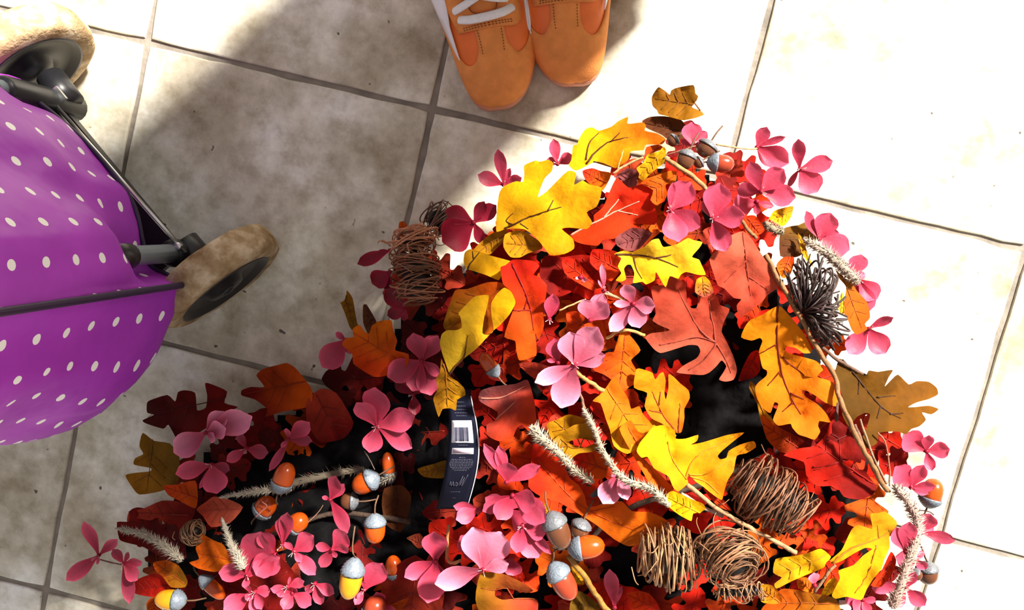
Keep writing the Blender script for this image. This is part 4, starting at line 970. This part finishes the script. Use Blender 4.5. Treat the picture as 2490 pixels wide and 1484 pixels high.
FW('G', (1235, 300), [(1060, 175, .62), (1410, 285, .6), (1275, 445, .42), (1255, 180, .45)], .045)
FW('G', (1120, 570), [(1000, 415, .62), (1215, 400, .42), (1305, 560, .35), (1250, 620, .3, -.008)], .04)
FW('G', (1080, 1050), [(1005, 868, .5), (1110, 825, .4), (1180, 960, .4, -.006)], .05)
FW('G', (1195, 905), [(1450, 968, .3, .008, .6), (1262, 765, .7), (1290, 860, .5, -.006), (1150, 800, .3)], .035)
FW('G', (1085, 1325), [(1225, 1452, .55), (825, 1318, .3), (985, 1465, .55), (1150, 1200, .4)], .04)
FW('G', (1160, 1110), [(1005, 1085, .55), (1050, 1185, .5), (1220, 1050, .4, -.008), (1230, 1180, .4, -.008)], .045)
FW('G', (760, 1405), [(630, 1395, .5), (690, 1490, .6), (810, 1510, .5), (860, 1420, .4, -.006)], .045)
FW('G', (400, 1300), [(395, 1205, .6)], .05, LPINK, stam=False)
FW('H', (1085, 385), [(955, 620, .6), (1155, 590, .42), (1010, 395, .15)], .055, LPINK * .9)
FW('M', (1940, 1140), [(1850, 778, .5), (2090, 815, .6), (1530, 1262, .42), (2160, 1090, .45)], .06, LPINK)
FW('M', (1900, 1030), [(1750, 850, .6, .0, .6), (1770, 1010, .4, -.004, .5)], .045, stam=False)
FW('J', (1180, 1030), [(1435, 905, .28), (1010, 738, .20), (1120, 755, .25), (1190, 880, .65, .008, .7)], .055)
FW('J', (1225, 1130), [(1400, 1200, .75), (1110, 1310, .62, .006, .75), (1470, 1330, .55), (1000, 1250, .35, .0, .6)], .06)
FW('J', (975, 1235), [(780, 1208, .35), (800, 1312, .5), (1040, 1245, .25)], .06)
FW('H', (300, 800), [(500, 850, .65), (430, 1060, .55), (535, 1030, .2), (250, 1020, .5)], .055)
FW('H', (210, 1060), [(240, 1205, .65, -.004, .6), (140, 1150, .5, -.004, .5)], .04)
FW('H', (1050, 1460), [(1010, 1150, .28), (1110, 1290, .2, -.006, .7)], .045)
FW('D', (425, 890), [(385, 640, .62), (600, 605, .5, .01), (655, 815, .4), (125, 1022, .3), (320, 1215, .5, -.006, .8)], .065, LPINK)
FW('D', (300, 870), [(270, 690, .55), (215, 850, .3)], .055)
FW('D', (865, 430), [(800, 283, .5), (1030, 445, .62), (915, 612, .62), (715, 430, .3), (690, 640, .35, -.004)], .06, LPINK)
FW('D', (540, 555), [(490, 395, .5), (640, 350, .42), (680, 430, .55)], .055, LPINK)
FW('D', (645, 330), [(628, 128, .18), (600, 250, .15)], .06, LPINK)
FW('D', (235, 545), [(262, 355, .42), (300, 385, .3), (200, 450, .3, -.004, .7)], .04)
FW('D', (470, 230), [(515, 260, .5), (430, 240, .4)], .045, LPINK, stam=False)
FW('C', (1150, 190), [(940, 95, .48, .006, .7), (915, 340, .75, .006, .75), (1215, 350, .4, 0, .7), (1230, 30, .4, .004, .5), (1320, 60, .45, 0, .6)], .045, DPINK * 1.25)
FW('C', (520, 560), [(385, 650, .7, .0, .6), (480, 690, .5, -.004, .5)], .02, DPINK * 1.1, stam=False)
FW('C', (520, 400), [(275, 502, .28, 0, .6), (420, 420, .3, -.004, .5)], .03, DPINK * 1.1, stam=False)
FW('C', (640, 850), [(490, 690, .5, .0, .5), (500, 890, .5, -.004, .5), (620, 930, .5, .0, .6)], .012, DPINK)
FW('C', (190, 1070), [(10, 1280, .5, -.006), (110, 1020, .4, -.006), (220, 1180, .5, -.006)], .012, PINK * .8)
FW('C', (760, 1230), [(695, 1020, .5), (880, 1040, .5), (900, 1340, .4), (690, 1460, .5), (500, 1350, .5), (830, 1490, .5)], .02, PINK * .75)
FW('A', (280, 740), [(240, 482, .26, .01, .8), (95, 668, .42, .0, .55), (412, 690, .4), (330, 620, .3, .004)], .03)
FW('A', (670, 590), [(640, 408, .35, .008), (778, 525, .55, .0, .9), (590, 560, .6, .0, .55)], .025)
FW('J', (205, 610), [(190, 315, .55), (52, 430, .52), (492, 530, .46), (470, 775, .38), (150, 808, .62)], .05)
FW('I', (620, 720), [(378, 870, .55), (968, 598, .4), (770, 685, .55, .01), (690, 780, .4, .012), (760, 560, .5)], .055, LPINK * .95)
FW('I', (660, 960), [(392, 1030, .4), (572, 1142, .18), (705, 1178, .68), (800, 1000, .5, -.006, .5)], .045)
FW('I', (925, 840), [(775, 935, .4), (1090, 870, .6, -.004, .5), (860, 720, .35, -.004, .4)], .03)
FW('I', (1240, 770), [(1400, 640, .45), (1185, 830, .35), (1225, 685, .35), (1095, 1010, .18), (1420, 780, .4, -.006, .5)], .03)
FW('L', (315, 1020), [(185, 730, .27), (38, 1232, .3), (475, 880, .28), (300, 1100, .2, -.004)], .03)
FW('L', (525, 1090), [(645, 1230, .5), (688, 1075, .4), (435, 965, .42, .0, .5), (575, 1430, .25, -.006, .6), (570, 990, .3, 0, .5)], .03)
FW('L', (1580, 1190), [(1335, 1165, .55), (1690, 820, .5, .006, .6), (1855, 1030, .5), (1560, 1300, .5)], .05)
FW('L', (1610, 1350), [(1378, 1484, .5), (1765, 1320, .45), (1550, 1260, .4), (1650, 1500, .5)], .045)
FW('M', (170, 1010), [(45, 815, .5, .004, .55), (205, 1020, .3, .006), (10, 1190, .6, .004, .8)], .05)
FW('M', (235, 930), [(275, 652, .28, .012, .75), (210, 700, .3, .008, .6)], .045)
FW('M', (330, 985), [(500, 850, .55), (255, 905, .4), (395, 1075, .45), (515, 1185, .35)], .06)
FW('M', (660, 970), [(515, 935, .5, .0, .8), (775, 820, .6), (800, 960, .42), (690, 1040, .4, -.004, .5), (560, 1120, .4, -.004, .5)], .055)
FW('M', (280, 1285), [(420, 1238, .42), (300, 1200, .25, -.004, .6)], .06)
FW('M', (320, 1340), [(180, 1345, .4), (350, 1300, .45), (130, 1300, .4), (480, 1440, .55), (240, 1480, .6)], .055)
FW('M', (510, 1260), [(675, 1345, .42), (560, 1440, .4, -.004, .7), (430, 1330, .4, -.004, .6)], .045)
FW('M', (0, 1330), [(130, 1320, .5), (-80, 1400, .5), (60, 1480, .5)], .05)
FW('M', (930, 1310), [(1085, 1085, .5), (865, 1380, .25), (850, 1440, .4), (920, 1240, .25)], .05)
FW('M', (640, 545), [(690, 342, .42), (760, 410, .42, -.004, .6), (570, 520, .4), (790, 830, .32, .004, .6)], .045)
FW('M', (1540, 1070), [(1525, 815, .58), (1272, 1205, .4), (1470, 1425, .5), (1590, 1350, .4, -.004, .6)], .058)
FW('P', (935, 1470), [(915, 1440, .5), (960, 1500, .5)], .03)
FW('P', (1005, 960), [(960, 930, .45, 0, .5), (1050, 920, .45, 0, .5), (1010, 1010, .45, 0, .5)], .015, DPINK)
FW('P', (1240, 1240), [(1180, 1210, .5, .0, .6), (1280, 1200, .5, .0, .6), (1290, 1290, .6)], .04)
for k_, (x_, y_) in enumerate([(480, 1560), (700, 1620), (900, 1560), (1150, 1650), (1350, 1580), (1600, 1640), (1850, 1580), (2080, 1560)]):
    a_ = k_ * 1.3
    FW('P', (x_, y_), [(x_ + 62 * math.cos(a_ + q), y_ + 62 * math.sin(a_ + q), .55) for q in (0, 1.5, 3.1, 4.6)], .05)
FW('P', (2000, 1470), [(1960, 1440, .5), (2040, 1490, .5)], .03)

# --- acorns
acorn('M', (195, 495), (290, 232), 185, 'o', .05)
acorn('M', (1055, 335), (835, 455), 190, 'o', .02)
acorn('M', (1020, 660), (1022, 918), 185, 'o', .05)
acorn('M', (855, 1035), (785, 1392), 200, 'y', .065, stem=[(835, 1000), (830, 930), (850, 770)])
acorn('M', (1205, 1245), (1165, 1020), 150, 'o', .0)
acorn('M', (985, 1570), (1050, 1372), 200, 'r', .04)
acorn('M', (270, 800), (440, 690), 175, 'o', .035)
acorn('L', (1065, 1405), (795, 1388), 180, 'y', .03)
acorn('L', (1170, 1190), (1385, 1385), 125, 'o', .01)
acorn('M', (885, 560), (725, 555), 150, 'b', .01)
acorn('M', (1160, 410), (1120, 140), 115, 'o', .0)
acorn('I', (1000, 1350), (1125, 1215), 165, 'o', .01)
acorn('H', (520, 680), (645, 985), 205, 'b', .06)
acorn('H', (805, 745), (735, 900), 165, 'b', .045)
acorn('H', (662, 990), (972, 955), 195, 'o', .065)
acorn('H', (535, 1095), (715, 1395), 200, 'r', .062, stem=[(555, 1060), (560, 1005), (610, 980)])
acorn('B', (262, 432), (205, 560), 112, 'b', .05)
acorn('B', (400, 375), (330, 480), 125, 'b', .048)
acorn('B', (365, 515), (545, 530), 112, 'r', .05)
acorn('B', (345, 500), (285, 535), 75, 'b', .04)
acorn('B', (180, 350), (120, 400), 80, 'b', .03)
acorn('G', (1240, 725), (1305, 505), 155, 'o', .04)
acorn('G', (1240, 1120), (1245, 1290), 150, 'b', .035, stem=[(1225, 1090), (1200, 1020), (1170, 960)])
acorn('G', (1130, 1190), (1190, 1250), 85, 'b', .03)
acorn('J', (1120, 240), (985, 60), 110, 'o', .01)

# --- fuzzy plumes
plume('H', [(370, -10), (460, 90), (580, 190), (700, 320), (790, 390), (880, 450)], 62, 36, .055, dens=420)
plume('H', [(790, -160), (880, 0), (960, 200), (1130, 420), (1350, 500), (1490, 640)], 28, 52, .07, dens=420)
plume('L', [(465, 790), (680, 830), (850, 920), (1020, 1060)], 30, 62, .045, (.38, .33, .25), 420)
plume('L', [(1365, 705), (1430, 900), (1500, 1040), (1540, 1130)], 26, 62, .06, (.38, .33, .26), 400)
plume('L', [(1350, 525), (1550, 490), (1750, 460), (1950, 450)], 20, 52, .045, (.38, .33, .25), 400)
plume('M', [(200, 440), (450, 370), (800, 300), (930, 290)], 60, 40, .0, (.22, .18, .13), 200)
plume('B', [(990, 1010), (1150, 1110), (1250, 1200), (1340, 1295)], 36, 44, .05, (.40, .32, .25), 440)
plume('G', [(1000, 560), (1100, 680), (1160, 800), (1160, 950), (1090, 1150), (1020, 1370), (970, 1460)], 40, 50, .06, (.42, .30, .25), 800)
plume('B', [(740, 900), (800, 950), (860, 960)], 30, 40, .04, (.30, .24, .16), 120)
plume('M', [(1050, 400), (1120, 370), (1180, 330)], 36, 46, .005, (.30, .26, .2), 100)
plume('P', [(905, 1285), (925, 1258)], 12, 20, .02, (.25, .2, .15), 40)

# --- woody stems
stem('E', [(310, 0), (420, 200), (560, 450), (700, 700), (830, 900), (870, 1080), (960, 1280), (1040, 1450), (1130, 1600), (1230, 1780)], 34, .055)
stem('B', [(560, 850), (640, 960), (690, 1000)], 22, .05)
stem('B', [(95, 490), (250, 590), (375, 695)], 27, .055, (.30, .16, .06))
stem('F', [(560, 460), (800, 650), (1000, 770), (1200, 880), (1460, 1020)], 34, .055, (.32, .17, .08))
stem('F', [(520, 540), (700, 650), (860, 720)], 30, .05, (.35, .24, .2))
stem('B', [(430, 400), (620, 430), (700, 425)], 11, .045, (.35, .22, .10))
stem('B', [(330, 400), (200, 440), (100, 470)], 9, .045, (.18, .07, .04))
stem('D', [(640, 345), (720, 370), (800, 410)], 22, .055, (.40, .2, .1))
stem('D', [(310, 480), (420, 430), (510, 398)], 12, .05, (.45, .25, .1))
stem('D', [(430, 930), (480, 980), (540, 1020), (640, 1085)], 30, .06, (.40, .18, .05))
stem('D', [(420, 900), (430, 1000), (470, 1120), (500, 1220)], 20, .055, (.20, .10, .06))
stem('D', [(660, 690), (800, 625), (950, 670)], 22, .045, (.40, .22, .06))
stem('H', [(680, 1050), (800, 1210), (900, 1360), (1000, 1500)], 44, .05, (.24, .12, .02))
stem('E', [(640, 610), (860, 790), (1060, 910), (1100, 960)], 24, .048, (.10, .05, .03))
stem('E', [(860, 1030), (850, 1150), (850, 1250)], 26, .045, (.06, .02, .015))
stem('M', [(1650, 760), (1635, 950), (1660, 1080), (1750, 1065)], 26, .055, (.34, .14, .05))
stem('A', [(1070, 660), (1180, 590), (1290, 540)], 16, .05, (.40, .22, .10))
stem('A', [(1100, 640), (1130, 540), (1145, 490)], 10, .05, (.4, .2, .06))
stem('G', [(1290, 775), (1250, 750), (1180, 740)], 10, .03, (.06, .03, .03))
stem('L', [(330, 1055), (420, 1080), (520, 1100)], 14, .028, (.12, .04, .04))
stem('G', [(870, 160), (930, 240), (960, 420), (960, 560)], 12, .05, (.30, .10, .06))
stem('G', [(700, 100), (760, 250), (850, 450), (960, 600)], 22, .04, (.16, .08, .05))
stem('G', [(740, 60), (830, 320), (940, 540)], 16, .045, (.24, .14, .08))
stem('G', [(400, 1350), (500, 1210), (560, 1150)], 22, .045, (.22, .12, .06))
stem('M', [(930, 130), (980, 210), (1020, 290)], 9, .04, (.12, .08, .06))
stem('M', [(450, 740), (540, 650), (580, 590)], 8, .04, (.2, .1, .06))
stem('P', [(1400, 1370), (1500, 1250), (1700, 1180), (1900, 1090)], 14, -.02, (.05, .03, .02))
stem('P', [(600, 1330), (800, 1250), (1000, 1270)], 14, -.01, (.05, .03, .02))
stem('M', [(10, 690), (60, 640), (100, 600), (60, 560)], 10, .03, (.40, .14, .12))

# --- twig bundles
bundle('C', (720, 590), 230, 215, math.radians(82), 52, .035, (.20, .08, .04), .0006, .25, jit=.2)
bundle('C', (700, 330), 70, 190, math.radians(75), 16, .055, (.30, .12, .06), .0009, .3, jit=.2)
bundle('C', (900, 180), 120, 150, math.radians(40), 22, .02, (.13, .06, .04), .0007, .2, jit=.25)
bundle('F', (1250, 560), 330, 290, math.radians(32), 64, .05, (.15, .062, .03), .00065, .25, jit=.18)
bundle('F', (430, 1050), 260, 280, math.radians(4), 44, .05, (.24, .12, .055), .00075, .08, jit=.14)
bundle('F', (930, 1050), 190, 260, math.radians(55), 60, .06, (.20, .09, .042), .00065, .95, jit=.2)
bundle('F', (1000, 1330), 230, 90, math.radians(-5), 26, .045, (.24, .12, .06), .0006, .1, jit=.4)
bundle('L', (1110, 830), 90, 110, math.radians(-30), 22, .03, (.16, .08, .04), .0007, .2, jit=.3)
def tassel(crop, c, ends, n=80, dz=.05, col=(.022, .011, .010)):
    """brush of dark fibres fanning out of one knot, each curling back at its end"""
    (cx, cy), = K(crop, [c]); z0 = h(cx, cy) + dz; C3 = at(cx, cy, z0); mb = MB(); E_ = K(crop, ends)
    for i in range(n):
        q = random.random() * (len(E_) - 1); k = int(q); t = q - k
        ex_, ey_ = E_[k][0] * (1 - t) + E_[k + 1][0] * t, E_[k][1] * (1 - t) + E_[k + 1][1] * t
        s = random.uniform(.55, 1.05); ex_ = cx + (ex_ - cx) * s; ey_ = cy + (ey_ - cy) * s
        e = at(ex_, ey_, z0 + random.uniform(-.03, .02)); m_ = (C3 + e) / 2 + np.array([random.uniform(-.006, .006), random.uniform(-.006, .006), random.uniform(.004, .02)])
        pts = [C3, m_, e]
        if random.random() < .4: pts.append(e + (C3 - e) * .12 + np.array([random.uniform(-.01, .01), random.uniform(-.01, .01), -.006]))
        v, f = tube(spline(pts, 5), random.uniform(.0006, .0013), 4); mb.add(v, f, np.array(col) * random.uniform(.5, 2.2))
    mb.build('twig_bundle', M['twig'], G(cx, cy), origin=C3)
tassel('E', (590, 430), [(440, 160), (520, 60), (620, -20), (720, 20), (860, 150), (900, 280), (900, 400), (950, 520), (930, 640), (830, 710), (740, 660)], 130)

# ------------------------------------------------------------------ hang tag with barcode
M['tag'] = simple('navy_card', (.008, .009, .020), .6, 0, .15, 40, spec=.08)
M['tagwhite'] = simple('white_print', (.72, .72, .76), .6, 0, .04, spec=.05)
M['tagpink'] = simple('pale_pink_print', (.50, .40, .46), .6, 0, .05, spec=.05)
M['taggrey'] = simple('grey_print', (.085, .085, .12), .6, 0, .05, spec=.05)
M['tagink'] = simple('barcode_ink', (.05, .05, .09), .6, 0, .05, spec=.05)
def hang_tag():
    Rt = spline(np.array(K('J', [(905, 330), (925, 450), (950, 560), (968, 700), (972, 800), (960, 920), (935, 1040), (905, 1150), (880, 1230)])), 4)
    Lt = spline(np.array(K('J', [(735, 330), (740, 450), (748, 560), (745, 700), (738, 800), (722, 920), (700, 1040), (672, 1150), (650, 1230)])), 4)
    n = len(Rt)
    def S(u, v, off=0.0):          # u across 0..1, v along 0..1
        k = v * (n - 1); i = min(int(k), n - 2); t = k - i
        l = Lt[i] * (1 - t) + Lt[i + 1] * t; r = Rt[i] * (1 - t) + Rt[i + 1] * t; p = l * (1 - u) + r * u
        z = .118 + .022 * math.sin(math.pi * v) + .010 * u
        return at(p[0], p[1], z + off)
    org = S(.5, .5); nu, nv = 6, 30
    def grid(name, u0, u1, v0, v1, mat, off, par, nu=4, nv=8, solid=.0004):
        V = []; Fq = []
        for j in range(nv + 1):
            for i in range(nu + 1): V.append(S(u0 + (u1 - u0) * i / nu, v0 + (v1 - v0) * j / nv, off))
        for j in range(nv):
            for i in range(nu): q = j * (nu + 1) + i; Fq.append((q, q + nu + 1, q + nu + 2, q + 1))
        return mesh_obj(name, V, Fq, mat, par, origin=org, solid=solid)
    card = grid('hang_tag', 0, 1, 0, 1, M['tag'], 0, None, 6, 30, .0006)
    tag(card, 'curved navy card hang tag with white barcode, hanging in the middle of the garlands', 'tag')
    grid('white_edge', .985, 1.012, .06, .98, M['tagwhite'], .0003, card, 1, 30, .0012)
    bc = grid('barcode_panel', .10, .83, .255, .415, M['tagwhite'], .0008, card)
    x = .19; rb = random.Random(3)
    while x < .68:
        w = rb.choice((.012, .02, .03)); grid('barcode_bar', x, x + w, .30, .40, M['tagink'], .0014, bc, 1, 4, .0002); x += w + rb.choice((.012, .018, .026))
    pp = grid('price_panel', .13, .83, .467, .52, M['tagwhite'], .0008, card)
    grid('price_field', .16, .80, .474, .513, M['tagpink'], .0014, pp, 2, 2, .0002)
    for v, w in ((.545, .10), (.56, .33), (.572, .36), (.584, .38), (.596, .38), (.608, .36), (.62, .33), (.632, .27), (.644, .20), (.10, .2), (.13, .22), (.16, .24), (.19, .25), (.215, .2), (.435, .15), (.815, .16), (.87, .05)):
        mb = MB(); c = .48; u = c - w
        while u < c + w:
            l = rb.uniform(.03, .09); u1 = min(u + l, c + w)
            mb.add([S(q, r_, .0008) for r_ in (v, v + .0055) for q in (u, (u + u1) / 2, u1)], [(0, 3, 4, 1), (1, 4, 5, 2)]); u += l + .018
        pl = mb.build('print_line', M['taggrey'], card, origin=org); pl['kind'] = 'stuff'
    # handwritten-looking logo stroke
    pts = [(.22, .765), (.25, .735), (.29, .77), (.33, .735), (.37, .77), (.43, .74), (.47, .755), (.43, .768), (.50, .76), (.60, .69), (.55, .77), (.66, .70), (.62, .775), (.75, .68)]
    v, f = tube(spline([S(u, w, .0012) for u, w in pts], 4), .0003, 4); mesh_obj('logo_script', v, f, M['taggrey'], card, origin=org)
hang_tag()
